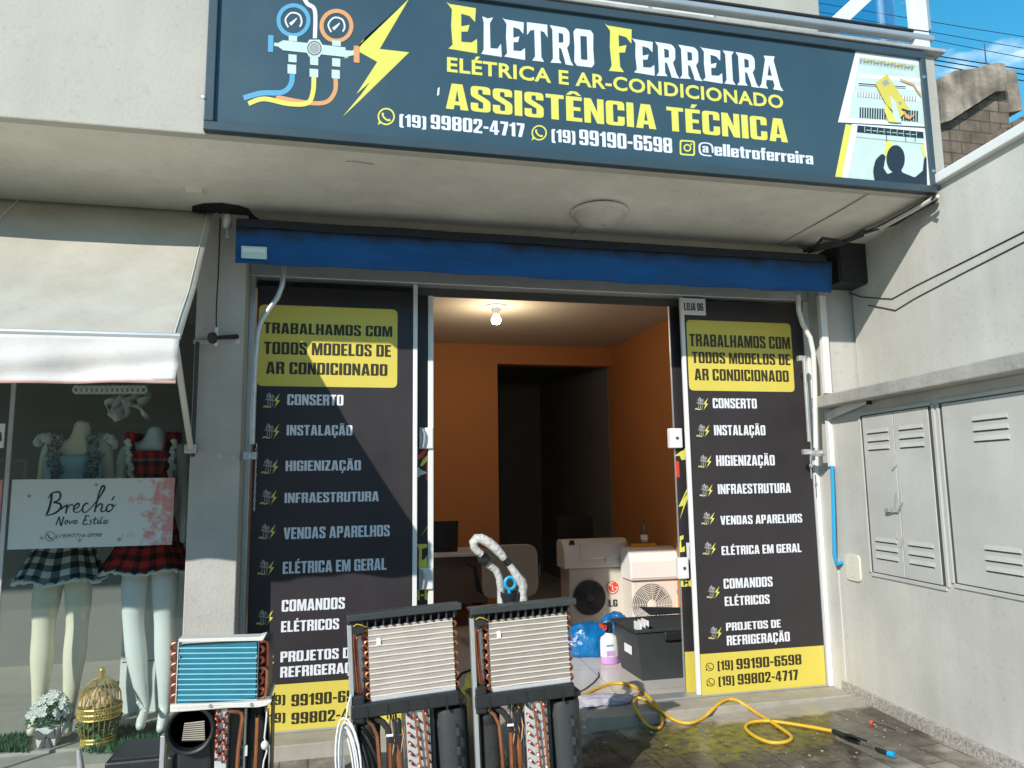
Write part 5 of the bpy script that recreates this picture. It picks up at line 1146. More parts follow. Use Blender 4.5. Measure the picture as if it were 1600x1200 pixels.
# mannequins
def body(parent, chain, m, root):
    me = bpy.data.meshes.new('body'); names = list(chain); idx = {k: i for i, k in enumerate(names)}
    off = parent.location
    me.from_pydata([chain[k][0]-off for k in names], [(idx[k], idx[chain[k][2]]) for k in names if chain[k][2]], [])
    o = bpy.data.objects.new('body', me); col.objects.link(o); o.parent = parent
    md = o.modifiers.new('skin', 'SKIN'); md.use_smooth_shade = True; md.branch_smoothing = .6
    for k in names:
        sv = me.skin_vertices[0].data[idx[k]]; sv.radius = chain[k][1]; sv.use_root = (k == root)
    sb = o.modifiers.new('sub', 'SUBSURF'); sb.levels = 2; sb.render_levels = 2
    bpy.context.view_layer.update()
    ev = bpy.data.meshes.new_from_object(o.evaluated_get(bpy.context.evaluated_depsgraph_get()))
    o.modifiers.clear(); o.data = ev; ev.name = 'body'; ev.materials.clear(); ev.materials.append(m)
    bm = bmesh.new(); bm.from_mesh(ev); zc = chain['cut'][0].z-off.z-.012
    r_b = bmesh.ops.bisect_plane(bm, geom=bm.verts[:]+bm.edges[:]+bm.faces[:], plane_co=(0,0,zc), plane_no=(0,0,1), clear_outer=True)
    bmesh.ops.edgeloop_fill(bm, edges=[e for e in r_b['geom_cut'] if isinstance(e, bmesh.types.BMEdge)]); bm.to_mesh(ev); bm.free()
    for q_ in ev.polygons: q_.use_smooth = q_.normal.z < .98; q_.material_index = 0
    return o
YM = .47
def B(px, py, rx, ry, par, dy=0): return (PY(px, py, YM+dy), (rx, ry), par)
def mannequin(label, m, P):
    t = thing('mannequin', label, 'mannequin', (PY(P['pelvis'][0], 1140, YM).x, YM, .10), 'mannequins in the left shop window')
    ch = {k: B(*v) for k, v in P.items()}
    body(t, ch, m, 'pelvis'); return t
def tapered(cx0, rows, m, name, parent, n=64, fold=0, folds=14, ysc=.68, cut=None, skirt_w=0):
    """a garment: rows of (px centre, py, half width px), closed round the body"""
    R_ = [(PY(c, y, YM), abs(PY(c+h, y, YM).x-PY(c, y, YM).x)) for c, y, h in rows]
    k = len(R_)-1
    def fn(u, v):
        f = v*k; i = min(int(f), k-1); w_ = f-i; c = R_[i][0].lerp(R_[i+1][0], w_); r = R_[i][1]*(1-w_)+R_[i+1][1]*w_
        a_ = 2*math.pi*u; r *= 1+fold*v*math.sin(folds*a_+1.5*math.sin(3*a_))
        z = c.z+(skirt_w*math.sin(5*a_)*v)
        if cut: z -= cut(a_)*(1-v)
        return V((c.x+r*math.cos(a_), c.y+r*ysc*math.sin(a_), z))
    MB_ = MB().grid(fn, n, 16); return MB_.build(name, m, parent, smooth=True, solid=.004), fn
def trim(fn, m, name, parent, r=.010):
    return MB().tube([fn(i/80, 1)+V((0,0,-.004+.005*math.sin(i*2.1))) for i in range(80)], [r*(1+.35*math.sin(i*1.7)) for i in range(80)], 6, closed=True).build(name, m, parent, smooth=True)
m1 = mannequin('cream mannequin in a pale blue blouse and black and white plaid skirt', M['skin_cream'], dict(
    pelvis=(98,862,.135,.10,None), waist=(106,802,.098,.085,'pelvis'), chest=(118,728,.125,.10,'waist'), top=(124,694,.10,.07,'chest'), neck=(128,676,.058,.055,'top'), cut=(130,655,.052,.05,'neck'),
    lhip=(80,890,.088,.09,'pelvis'), lmid=(72,940,.078,.08,'lhip'), lknee=(68,981,.060,.062,'lmid'), lcalf=(66,1025,.064,.068,'lknee'), lshin=(63,1070,.046,.048,'lcalf'), lank=(60,1112,.033,.036,'lshin'), ltoe=(47,1150,.034,.026,'lank',-.10),
    rhip=(124,890,.088,.09,'pelvis'), rmid=(123,935,.078,.08,'rhip'), rknee=(121,974,.060,.062,'rmid'), rcalf=(117,1022,.064,.068,'rknee'), rshin=(112,1070,.046,.048,'rcalf'), rank=(107,1112,.033,.036,'rshin'), rtoe=(103,1150,.036,.026,'rank',-.08),
    lsho=(78,697,.055,.055,'top'), lelb=(66,775,.036,.036,'lsho'), lwri=(62,845,.026,.026,'lelb'), rsho=(164,697,.055,.055,'top'), relb=(174,775,.036,.036,'rsho'), rwri=(168,845,.026,.026,'relb')))
tapered(0, [(118,706,46),(117,740,46),(110,790,34),(106,815,32)], M['blouse'], 'blouse', m1, cut=lambda a_: .03*max(0, -math.sin(a_)))
for xs_, sg in ((92,-1), (140,1)):
    mb = MB()
    for k in range(26):
        py = 684+k*4.6; c = PY(xs_+sg*(10-abs(k-6)*1.1 if k < 14 else 2)+2*math.sin(k*1.3), py, YM-.115 if k > 3 else YM-.07)
        mb.add([c+V((-.028-.012*math.sin(k*2.3),.012*math.sin(k*1.9),.014)), c+V((.028+.012*math.cos(k*2.1),-.018*math.cos(k*1.7),.014)), c+V((.030,.015*math.cos(k),-.016)), c+V((-.030,-.015*math.sin(k),-.016))], [(0,1,2,3)])
    mb.build('ruffle', M['frill'], m1, solid=.004)
for cx_ in (72, 162):
    mb = MB()
    for k in range(12):
        a_ = k/12*math.pi; c = PY(cx_+14*math.cos(a_), 694-10*math.sin(a_), YM-.03*math.sin(a_*2)); mb.ball(c, .028, 8, (1,.8,1), .3)
    mb.build('shoulder_frill', M['lace'], m1, smooth=True)
sk, fn = tapered(0, [(104,800,31),(100,850,44),(92,905,68)], M['plaid_bw'], 'skirt', m1, fold=.07, folds=11, skirt_w=.012); trim(fn, M['lace'], 'hem', m1)
m2 = mannequin('white mannequin in a red and black plaid pinafore dress', M['skin_white'], dict(
    pelvis=(234,858,.130,.10,None), waist=(238,800,.095,.085,'pelvis'), chest=(240,732,.120,.10,'waist'), top=(241,698,.10,.07,'chest'), neck=(242,684,.058,.055,'top'), cut=(243,664,.056,.054,'neck'),
    lhip=(213,885,.086,.09,'pelvis'), lmid=(210,930,.076,.08,'lhip'), lknee=(208,970,.058,.062,'lmid'), lcalf=(213,1022,.060,.066,'lknee'), lshin=(219,1065,.044,.046,'lcalf'), lank=(225,1104,.032,.034,'lshin'), ltoe=(218,1142,.036,.026,'lank',-.10),
    rhip=(260,885,.086,.09,'pelvis'), rmid=(258,930,.076,.08,'rhip'), rknee=(257,970,.058,.062,'rmid'), rcalf=(258,1022,.060,.066,'rknee'), rshin=(258,1068,.044,.046,'rcalf'), rank=(257,1108,.032,.034,'rshin'), rtoe=(250,1146,.036,.026,'rank',-.10),
    lsho=(198,700,.052,.055,'top'), lelb=(186,780,.034,.036,'lsho'), lwri=(186,850,.026,.026,'lelb'), rsho=(283,700,.052,.055,'top'), relb=(291,780,.034,.036,'rsho'), rwri=(286,850,.026,.026,'relb')))
tapered(0, [(240,676,44),(240,725,40),(239,785,33),(238,810,32)], M['plaid_red'], 'bodice', m2, cut=lambda a_: .115 if -math.pi+1.05 < ((a_+math.pi) % (2*math.pi))-math.pi < -1.05 else 0.0)
for cx_, sg in ((199,1), (272,-1)):
    mb = MB()
    for k in range(18): mb.ball(PY(cx_+sg*(k*.55)+2*math.sin(k*1.9), 690+k*5.2, YM-.10), .017, 7, (1,.7,1), .35)
    mb.build('lace_ruffle', M['lace'], m2, smooth=True)
sk, fn = tapered(0, [(238,800,32),(234,845,46),(228,890,70)], M['plaid_red'], 'skirt', m2, fold=.06, folds=12, skirt_w=.010); trim(fn, M['lace'], 'hem', m2)
mb = MB()
for k in range(9): mb.ball(PY(216+k*1.4, 1098+k*1.6, YM-.12-.004*k), .011, 7, (1,1,1), .3)
mb.build('anklet', M['lace'], m2, smooth=True)

# display pieces
t = thing('display_cabinet', 'white cabinet standing behind the white mannequin', 'cabinet', PY(240, 1130, 1.1))
a = PY(183, 1132, .95); c = PY(296, 895, .95)
MB().box((a.x,.95,.10), (-.852,1.35,c.z)).build('body', M['white_pl'], t, bev=.004); MB().box((a.x+.01,.945,.42), (-.853,.9495,.425)).build('seam', M['seam'], t)
t = thing('hanging_garment', 'frilly white printed garment hanging at the top of the left window', 'clothes', PY(205, 655, .6))
mb = MB().grid(lambda u, v: PY(172+62*u-8*v+6*math.sin(v*9), 612+48*v*(.75+.25*math.sin(u*7)), .6)+V((0, .05*math.sin(u*19)+.03*math.sin(v*13+u*8), 0)), 30, 14)
mb.build('cloth', M['lace'], t, smooth=True, solid=.004)
mb = MB()
for k in range(14): mb.tube([PY(120+k*8+5*math.cos(a_), 609+5*math.sin(a_), .5) for a_ in [2*math.pi*i/10 for i in range(10)]], .010, 5, closed=True)
mb.build('lace_edge', M['lace'], t, smooth=True)
# turf
random.seed(11); mb = MB()
for k in range(5200):
    u = random.random(); px = random.choice((random.uniform(0, 42), random.uniform(128, 292), random.uniform(165, 292))); 
    c = PZ(px, random.uniform(1128, 1176), .101)
    if not (.11 < c.y < .62): continue
    h = random.uniform(.02, .05); an = random.uniform(0, 6.28); w_ = .006
    dv = V((math.cos(an)*w_, math.sin(an)*w_, 0)); ln = V((random.uniform(-.02,.02), random.uniform(-.02,.02), h))
    mb.add([c-dv, c+dv, c+ln], [(0,1,2)])
tag(mb.build('turf', M['turf']), 'strips of green artificial turf on the left window display floor', 'turf', None, 'stuff')
# flower pot
t = thing('flower_pot', 'white cube pot of small white flowers with a grey ribbon bow', 'flower pot', PZ(76, 1164, .10))
p = t.location.copy(); w_ = abs(PY(93, 1150, p.y).x-PY(58, 1150, p.y).x); h_ = PY(76, 1133, p.y).z-.10
MB().add([p+V((sx*w_*(.40+.10*k), sy*w_*(.40+.10*k), h_*k+.001)) for k in (0, 1) for sx, sy in ((-1,-1),(1,-1),(1,1),(-1,1))], [(0,3,2,1),(4,5,6,7),(0,1,5,4),(1,2,6,5),(2,3,7,6),(3,0,4,7)]).build('pot', M['white_pl'], t, bev=.004)
bw_ = MB(); c = p+V((0,-w_*.51,h_*.62))
for sg in (-1, 1):
    bw_.hexa([c, c+V((sg*.045,0,.035)), c+V((sg*.05,0,-.012)), c+V((sg*.004,0,-.008))], (0,-.01,0)); bw_.hexa([c+V((0,0,-.005)), c+V((sg*.012,0,-.005)), c+V((sg*.045,0,-.10)), c+V((sg*.022,0,-.105))], (0,-.006,0))
bw_.ball(c+V((0,-.006,0)), .012, 8); bw_.build('bow', M['bow'], t)
lf = MB(); fl = MB(); random.seed(5)
for k in range(240):
    a_ = random.uniform(0, 6.28); r = random.random()**.5*w_*.95; zc = h_+.01+.13*(1-(r/(w_*.95))**2)*random.uniform(.2, 1)
    c = p+V((r*math.cos(a_), r*math.sin(a_)*.7, zc)); s_ = .018; n1 = V((random.uniform(-1,1),random.uniform(-1,1),random.uniform(-.3,1))).normalized(); n2 = n1.orthogonal().normalized()
    lf.add([c, c+n1*s_+n2*s_*.4, c+n1*s_*2, c+n1*s_-n2*s_*.4], [(0,1,2,3)])
for k in range(70):
    a_ = random.uniform(0, 6.28); r = random.random()**.5*w_*.98; c = p+V((r*math.cos(a_), r*math.sin(a_)*.7-.01, h_+.05+.13*(1-(r/(w_*.98))**2)))
    for j in range(6):
        b1 = j*1.047; fl.add([c, c+V((.016*math.cos(b1-.45), -.006, .016*math.sin(b1-.45))), c+V((.021*math.cos(b1), -.003, .021*math.sin(b1))), c+V((.016*math.cos(b1+.45), -.006, .016*math.sin(b1+.45)))], [(0,1,2,3)])
lf.build('foliage', M['leaf'], t); fl.build('blossom', M['petal'], t)
# birdcage
t = thing('birdcage', 'gilded wire birdcage filled with flowers and greenery on the turf', 'birdcage', PZ(153, 1164, .10))
p = t.location.copy(); rr0 = abs(PY(187, 1120, p.y).x-PY(121, 1120, p.y).x)/2; k_ = (PY(153,1050,p.y).z-.10)
cr = [(.62,0),(.74,.15),(.86,.16),(.98,.36),(1.0,.52),(.93,.70),(.72,.82),(.42,.89),(.12,.915)]
for name, i0, i1 in (('base', 0, 2),):
    MB().lathe([(r*rr0*.98, z*k_) for r, z in cr[:3]], p, n=28).build('base_tray', M['gold'], t, smooth=False)
bars = MB()
for j in range(24):
    a_ = 2*math.pi*j/24; bars.tube([p+V((r*rr0*math.cos(a_), r*rr0*math.sin(a_), z*k_)) for r, z in cr], .0028, 5)
bars.build('bars', M['gold'], t)
bn = MB()
for z0_, z1_ in ((.40,.54), (.03,.13)):
    for zz in (z0_, (z0_+z1_)/2, z1_):
        r = rr0*(1.02 if z0_ > .3 else .80); bn.tube([p+V((r*math.cos(2*math.pi*j/28), r*math.sin(2*math.pi*j/28), zz*k_)) for j in range(28)], .005, 5, closed=True)
    for j in range(44):
        a_ = 2*math.pi*j/44; r = rr0*(1.02 if z0_ > .3 else .80); b2 = a_+.14
        bn.tube([p+V((r*math.cos(a_), r*math.sin(a_), z0_*k_)), p+V((r*math.cos(b2), r*math.sin(b2), z1_*k_))], .003, 4); bn.tube([p+V((r*math.cos(b2), r*math.sin(b2), z0_*k_)), p+V((r*math.cos(a_), r*math.sin(a_), z1_*k_))], .003, 4)
bn.build('filigree_band', M['gold'], t)
MB().tube([p+V((0,0,.91*k_)), p+V((0,0,1.0*k_))], [.012,.02], 8).ball(p+V((0,0,1.02*k_)), .018, 8).build('finial', M['gold'], t, smooth=True)
lf = MB(); fl = MB()
for k in range(420):
    a_ = random.uniform(0, 6.28); r = random.random()**.5*rr0*.95; c = p+V((r*math.cos(a_), r*math.sin(a_), random.uniform(.17,.42)*k_)); n1 = V((random.uniform(-1,1),random.uniform(-1,1),random.uniform(-1,1))).normalized(); n2 = n1.orthogonal(); s_ = .018
    lf.add([c, c+n1*s_+n2*s_*.4, c+n1*s_*2, c+n1*s_-n2*s_*.4], [(0,1,2,3)])
for dx_, dz_, s_ in ((-.35,.62,.06),(.0,.70,.05),(.3,.62,.05),(-.1,.57,.05)): fl.ball(p+V((dx_*rr0,-.3*rr0,dz_*k_)), s_, 12, (1,1,.8), .12)
lf.build('foliage', M['leaf'], t); fl.build('blossom', M['peach_petal'], t)

# ---------------------------------------------------------------- stripped portable air conditioners on the pavement
YU = -1.15
def bend_shape(c, axis, r, tube, side):
    """a U shaped tube end: lies in the vertical plane through axis, bulging to one side"""
    return [c+V((side*r*1.15*math.sin(a_), 0, r*math.cos(a_))) for a_ in [math.pi*i/8 for i in range(9)]]
def stripped_unit(label, loc, rz, cord, roll=0, fin='fin_alu'):
    t = thing('stripped_unit', label, 'air conditioner', (0, 0, 0), 'stripped portable air conditioners')
    Wd = .490; D_ = .30
    MB().box((-.006,.0,.0), (.012,.03,.90)).build('post', M['alu'], t, bev=.002)
    MB().box((.012,.004,.0), (.020,D_,.52)).build('post', M['black_pl'], t, bev=.002)
    tr = MB().box((-.006,-.02,.918), (Wd,.012,.946)).box((-.006,.0125,.930), (Wd,.085,.940)).build('top_tray', M['grey_pl'], t, bev=.004)
    for k in range(12):
        x = .075+k*.0345; MB().box((x,.0,.884), (x+.007,.10,.9175)).build('rib', M['grey_pl'], tr)
    MB().box((.060,.055,.882), (Wd-.01,.10,.9172)).build('rib_back', M['black_pl'], tr)
    MB().box((-.004,.002,.86), (.066,.04,.9175)).build('corner_block', M['black_pl'], t, bev=.004)
    co = MB().box((.082,.02,.575), (.452,.075,.880)).build('condenser', M[fin], t, bev=.002)
    ln = MB()
    for k in range(13): z = .868-k*.0230; ln.tube([(.082+.37*j/6,.018-.0006*math.sin(k*3.7+j*1.9),z+.0011*math.sin(k*2.3+j*1.3+len(label))) for j in range(7)], .0034, 6)
    ln.build('tube_row', M['tube_pale'], co)
    MB().box((.116,.012,.80), (.134,.0195,.832)).build('tag', M['white_pl'], co, bev=.001)
    MB().box((.086,.012,.572), (.45,.0195,.588)).build('bottom_strip', M['sheet'], co)
    b0 = None
    for side, x in ((1, .454), (-1, .080)):
        for k in range(7):
            z = .852-k*.0435
            if b0 is None or k == 0:
                b0 = MB().tube(bend_shape(V((x,.034,z)), None, .0125, .006, side), .0062, 8).build('return_bend', M['copper'], t, smooth=True)
                bx0, bz0 = x, z
            else:
                c = b0.copy(); col.objects.link(c); c.location = (0, 0, z-bz0)
            if side == -1: MB().tube(bend_shape(V((x-.012,.055,z-.02)), None, .0125, .006, side), .0058, 8).build('return_bend', M['red_copper'], t, smooth=True)
    MB().box((.014,.05,.53), (.058,.056,.87)).build('side_sheet', M['sheet'], t)
    MB().tube([(.10,.03,.872),(.05,.03,.868),(.022,.028,.862),(.018,.028,.84),(.022,.028,.74),(.030,.028,.60),(.036,.03,.54)], .0062, 8).build('copper_pipe', M['copper'], t, smooth=True)
    MB().tube([(.10,.03,.856),(.058,.03,.853),(.036,.028,.848),(.030,.028,.82),(.034,.028,.70),(.044,.03,.58)], .0058, 8).build('copper_pipe', M['red_copper'], t, smooth=True)
    tr2 = MB(); tr2.box((.0,-.01,.515), (.46,.10,.574)).box((.02,.02,.505), (.50,D_-.01,.53)).build('drip_tray', M['black_pl'], t, bev=.006)
    MB().box((.0,-.004,.49), (.055,.05,.61)).build('corner_block', M['black_pl'], t, bev=.01)
    for k in range(5): MB().box((.06+k*.085,-.014,.50), (.066+k*.085,.0,.56)).build('lug', M['black_pl'], t)
    # lower half
    cp = MB().lathe([(.0,0),(.052,.0),(.052,.45),(.050,.455),(.050,.49),(.046,.505),(.0,.51)], (.068,.07,0), n=28).build('compressor', M['dark_foam'], t, smooth=True)
    MB().lathe([(.0535,.435),(.0545,.45),(.0545,.485),(.0525,.488)], (.068,.07,0), n=28).build('band', M['black'], cp, smooth=True)
    MB().tube([(.055,.02,.51),(.085,.0,.48),(.100,-.01,.44),(.105,-.015,.33),(.108,-.015,.22),(.12,-.012,.17),(.14,-.01,.17),(.150,-.01,.21),(.152,.0,.40)], .0085, 8).build('copper_pipe', M['copper'], t, smooth=True)
    MB().tube([(.09,.03,.51),(.13,.02,.48),(.15,.02,.45),(.155,.02,.40)], .014, 8).build('foam_sleeve', M['dark_foam'], t, smooth=True)
    MB().tube([(.152,.02,.40),(.150,.02,.2),(.16,.02,.05)], .012, 8).build('foam_sleeve', M['dark_foam'], t, smooth=True)
    MB().tube([(.14,.0,.43),(.168,-.005,.43)], .006, 6).build('cable_tie', M['white_pl'], t)
    MB().lathe([(0,0),(.012,.0),(.014,.03),(.014,.09),(.008,.11),(.005,.14)], (.188,.0,.25), n=14).build('filter_drier', M['copper'], t, smooth=True)
    mb = MB(); random.seed(2)
    for k in range(7):
        x = .175+.012*math.sin(k*2.1); mb.tube([(x,.03,.52),(x+.01*math.sin(k),.0,.44),(.185+.01*math.cos(k*3),-.005,.38),(.188+.006*math.sin(k*5),0,.33)], .0028, 5)
    mb.build('wiring', M['black'], t)
    mb = MB()
    for k, x in enumerate((.165,.20)): mb.tube([(x,.02,.50),(x+.012,.0,.42),(x-.005,.0,.34),(x+.01,.01,.2)], .0025, 5)
    mb.build('wiring', M['orange_ink'], t)
    MB().lathe([(0,0),(.015,0),(.015,.05),(.01,.06),(0,.06)], (.192,.01,.43), n=12).build('plug', M['black_pl'], t)
    ev = MB().box((.228,.01,.0), (.330,.22,.515)).build('evaporator', M['sheet'], t, bev=.002)
    for row, x in enumerate((.252, .280, .308)):
        for k in range(13):
            z = .492-k*.038-(.019 if row == 1 else 0)
            o = MB().tube([V((x-.011+.008*(row-1),.006,z+.012))+V((.020*(i/6), -.013*math.sin(math.pi*i/6), -.022*(i/6))) for i in range(7)], .0048, 6).build('return_bend', M['red_copper'] if (k+row) % 3 else M['copper'], ev, smooth=True)
    MB().tube([(.300,.0,.515),(.305,-.012,.47),(.312,-.014,.3),(.322,-.012,.05)], .006, 8).build('copper_pipe', M['copper'], ev, smooth=True)
    MB().tube([(.262,.0,.51),(.270,-.014,.42),(.285,-.014,.2),(.290,-.01,.02)], .0045, 8).build('copper_pipe', M['copper'], ev, smooth=True)
    fh = MB().lathe([(.0,0),(.082,.0),(.082,.47),(.078,.49),(.0,.50)], (.428,.10,0), n=32).build('fan_housing', M['grey_pl'], t, smooth=True)
    mb = MB()
    for k in range(7): a_ = 2*math.pi*k/7; mb.box((.43+.07*math.cos(a_)-.003,.10+.07*math.sin(a_)-.003,.47), (.43+.07*math.cos(a_)+.003,.10+.07*math.sin(a_)+.003,.506))
    for k in range(3): mb.box((.36,.05+k*.035,.497), (.50,.054+k*.035,.506))
    mb.build('top_ribs', M['grey_pl'], fh)
    MB().box((.446,.012,.0), (.450,.03,.43)).build('seam', M['black_pl'], fh)
    for z in (.38,.22,.30): MB().box((.440,.008,z), (.458,.025,z+.035)).build('clip', M['grey_pl'], fh, bev=.003)
    MB().box((.335,.03,.0), (.352,.2,.54)).build('fan_plate', M['grey_pl'], t, bev=.003)
    MB().tube([(.02,.0,.895),(.035,-.012,.905),(.055,-.012,.898),(.075,.0,.885)], .0022, 5).build('earth_wire', M['hose_y'], t)
    MB().box((.02,.125,.53), (.47,.14,.90)).build('rear_panel', M['black_pl'], t)
    if cord:
        mb = MB(); random.seed(9)
        mb.tube([(.0,-.01,.62),(-.015,-.02,.58),(-.03,-.03,.50),(-.045,-.03,.47)], .0045, 6)
        for k in range(6):
            w1 = .020+.006*k; zc = .30+.012*k; L_ = .21+.01*(k % 3); cx_ = -.035+.004*math.sin(k*2)
            mb.tube([V((cx_+w1*math.sin(a_)+.02*math.sin(a_*.5), -.035-.006*k+.012*math.cos(2*a_), zc+L_*math.cos(a_)*.8)) for a_ in [2*math.pi*i/22 for i in range(22)]], .0042, 6, closed=True)
        mb.tube([V((-.04,-.045,.26))+V((.03*math.cos(a_),.02*math.sin(a_),.012*math.sin(a_*3))) for a_ in [2*math.pi*i/16 for i in range(16)]], .0045, 6, closed=True)
        mb.build('power_cord', M['cable_w'], t, smooth=True)
    t.location = loc; t.rotation_euler = (0, roll, rz); return t
a = PY(545, 960, YU); stripped_unit('stripped unit with bare metal coil and a coiled white cord on its left', (a.x+.045, YU, GZ-.0), R(2), True, R(-2.9))
a = PY(738, 958, YU); u3 = stripped_unit('stripped unit with bare metal coil under the plastic wrapped hose', (a.x+.030, YU, GZ-.0), R(2), False, R(-2.2), 'fin_dusty')

# the blue coil unit
t = thing('stripped_unit', 'stripped unit with a blue finned coil and a round fan inlet', 'air conditioner', (PY(330, 1100, YU).x, YU, GZ), 'stripped portable air conditioners')
CU = lambda x, y, d=0: PY(240+x/5.455, 980+y/5.455, YU+d)
def ub(name, x0, y0, x1, y1, d0, d1, m, parent=t, bev=0):
    a = CU(x0, y1, d0); c = CU(x1, y0, d0); return MB().box((a.x,YU+d0,a.z), (c.x,YU+d1,c.z)).build(name, M[m], parent, bev=bev)
pts = [CU(*p) for p in ((212,100),(560,92),(900,82),(958,66),(930,116),(215,128))]
MB().prism(pts, (0,.07,0)).build('top_plate', M['cream_pl'], t, bev=.002)
co = ub('condenser', 205, 128, 880, 652, .0, .06, 'fin_blue')
ln = MB()
for k in range(11):
    y = 178+k*44.3; ln.tube([CU(205, y+2, -.001), CU(880, y-4, -.001)], .0026, 6)
ln.build('tube_row', M['tube_blue'], co); 
ub('end_strip', 190, 126, 208, 660, -.006, .02, 'white_pl', co); ub('end_strip', 878, 122, 894, 636, -.006, .02, 'white_pl', co)
for cx, cy in ((216,252),(876,248)): MB().lathe([(.006,0),(.005,.003),(0,.003)], CU(cx, cy, -.0065), (0,-1,0), 8).build('screw', M['steel'], co)
ub('side_frame', 893, 128, 985, 640, .03, .24, 'black_pl')
for k in range(6):
    MB().tube(bend_shape(CU(192, 166+k*88, .02), None, .016, .006, -1), .0062, 8).build('return_bend', M['red_copper'], t, smooth=True)
for k, y in enumerate((190, 280, 372, 455, 545)):
    MB().tube(bend_shape(CU(902, y, .015), None, .014, .006, 1), .0075, 8).build('return_bend', M['red_copper'], t, smooth=True)
MB().tube([CU(x, y, .01) for x, y in ((905,128),(945,118),(970,130),(976,170),(972,330))], .0062, 8).build('copper_pipe', M['red_copper'], t, smooth=True)
MB().tube([CU(x, y, .0) for x, y in ((925,348),(950,350),(966,370),(962,480),(955,580),(935,605),(895,610))], .0062, 8).build('copper_pipe', M['copper'], t, smooth=True)
dt = ub('drip_tray', 140, 664, 985, 690, -.03, .25, 'cream_pl', bev=.004)
MB().prism([CU(x, y, -.031) for x, y in ((140,662),(180,660),(900,640),(1005,618),(1005,640),(960,670),(880,684),(140,698))], (0,.02,0)).build('tray_lip', M['cream_pl'], dt, bev=.003)
for cx, cy in ((484,672),(834,660)): MB().lathe([(.008,0),(.006,.004),(0,.004)], CU(cx, cy, -.032), (0,-1,0), 8).build('screw', M['steel'], dt)
# lower half
ub('fan_casing', 175, 700, 500, 1700, .02, .22, 'black_pl', bev=.01)
c = CU(312, 872, -.012)
fi = MB().lathe([(.094,-.04),(.094,.012),(.088,.018),(.080,.012),(.078,-.03),(.078,-.05)], c, (0,-1,0), 40).build('fan_inlet', M['black_pl'], t, smooth=True)
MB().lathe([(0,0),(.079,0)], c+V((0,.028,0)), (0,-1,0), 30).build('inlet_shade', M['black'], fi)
gp = [CU(x, y, -.010+.022) for x, y in ((262,820),(432,800),(438,968),(240,972))]
MB().hexa(gp, (0,.004,0)).build('inlet_grille', M['plate'], fi)
sl = MB()
for k in range(9):
    f0 = (k+.5)/9; p_ = gp[0].lerp(gp[3], f0); q_2 = gp[1].lerp(gp[2], f0); sl.tube([p_-V((0,.002,0)), q_2-V((0,.002,0))], .0026, 5)
sl.build('inlet_slats', M['desk_panel'], fi)
ev = ub('evaporator', 498, 694, 634, 1700, .0, .2, 'sheet', bev=.002)
for row, x in enumerate((545, 606)):
    for k in range(9):
        y = 735+k*46+(20 if row else 0)
        p_ = CU(x, y, -.002); MB().tube([p_+V((-.010+.020*(i/6), -.014*math.sin(math.pi*i/6), .011-.022*(i/6)*(1 if k % 2 else -1)-.011*(0 if k % 2 else 2))) for i in range(7)], .0052, 6).build('return_bend', M['red_copper'], ev, smooth=True)
ub('side_panel', 634, 700, 770, 1700, .05, .2, 'grey_pl')
ub('edge_strip', 762, 694, 776, 1700, .02, .2, 'alu')
MB().tube([CU(x, y, .0) for x, y in ((640,716),(720,718),(750,735),(756,780),(738,900),(720,1050),(705,1300))], .0085, 8).build('copper_pipe', M['copper'], t, smooth=True)
MB().lathe([(.0,.0),(.052,.0),(.054,.30),(.050,.33),(.035,.352),(.032,.39),(.0,.395)], V((CU(870,900,.09).x, YU+.10, CU(870,1500,.09).z)), n=26).build('compressor', M['black_pl'], t, smooth=True)
MB().tube([CU(x, y, .02) for x, y in ((884,768),(882,850),(876,1000),(862,1300))], .0085, 8).build('copper_pipe', M['copper'], t, smooth=True)
mb = MB()
for pp in (((968,690),(960,800),(945,940),(960,1010),(965,1060),(940,1140),(920,1300)),): mb.tube([CU(x, y, .02) for x, y in pp], .004, 6)
mb.ball(CU(948,1005,.02), .016, 8, (1,.7,1.2)); mb.build('wiring', M['cream_pl'], t, smooth=True)
mb = MB()
for k, pp in enumerate((((880,690),(862,730),(868,770)), ((920,690),(905,740),(890,780)), ((975,690),(985,860),(990,1000)))): mb.tube([CU(x, y, .05) for x, y in pp], .003, 5)
mb.build('wiring', M['black'], t)
ub('label_plate', 762, 1008, 800, 1100, .015, .0199, 'mint_ink'); ub('rear_panel', 985, 640, 1003, 1700, .05, .20, 'black_pl')
ub('post', 22, 925, 100, 1700, .10, .14, 'alu', bev=.003); ub('knob', 104, 1100, 175, 1300, .06, .16, 'black_pl', bev=.01)

# other things round the units
t = thing('wrapped_hose', 'arched hose wrapped in clear white plastic with a blue ring behind the right unit', 'hose', (PY(797, 940, -.95).x, -.95, PY(797, 940, -.95).z))
YH = -.95; H = lambda x, y, d=0: PY(660+x/6, 800+y/6, YH+d)
def hose(pts, r, m, name, d=0): return MB().tube([H(x, y, d) for x, y in pts], r, 12).build(name, M[m], t, smooth=True)
M['film'] = mat('crumpled translucent film', (.62, .60, .56), .3, c2=(.42, .40, .37), vscale=16, bump=1.0, bscale=55)
hose([(748,1100),(742,850),(736,720),(722,620),(690,545),(640,510),(600,485)], [.023,.021,.019,.018,.018,.017,.016], 'film', 'sleeve', .04)
hose([(610,470),(570,440),(560,400),(575,370)], [.024,.030,.028,.024], 'black', 'elbow', .03)
hose([(560,400),(520,370),(485,330),(478,285),(505,250),(550,250),(620,285),(690,345),(740,400),(770,440)], [.016,.018,.020,.022,.023,.024,.024,.023,.020,.017], 'film', 'sleeve')
hose([(762,435),(790,460),(815,490)], .016, 'black', 'joint')
hose([(815,495),(850,545),(885,600),(925,650),(945,700),(938,760),(945,850),(950,1100)], [.016,.018,.021,.025,.022,.020,.022,.023], 'film', 'sleeve')
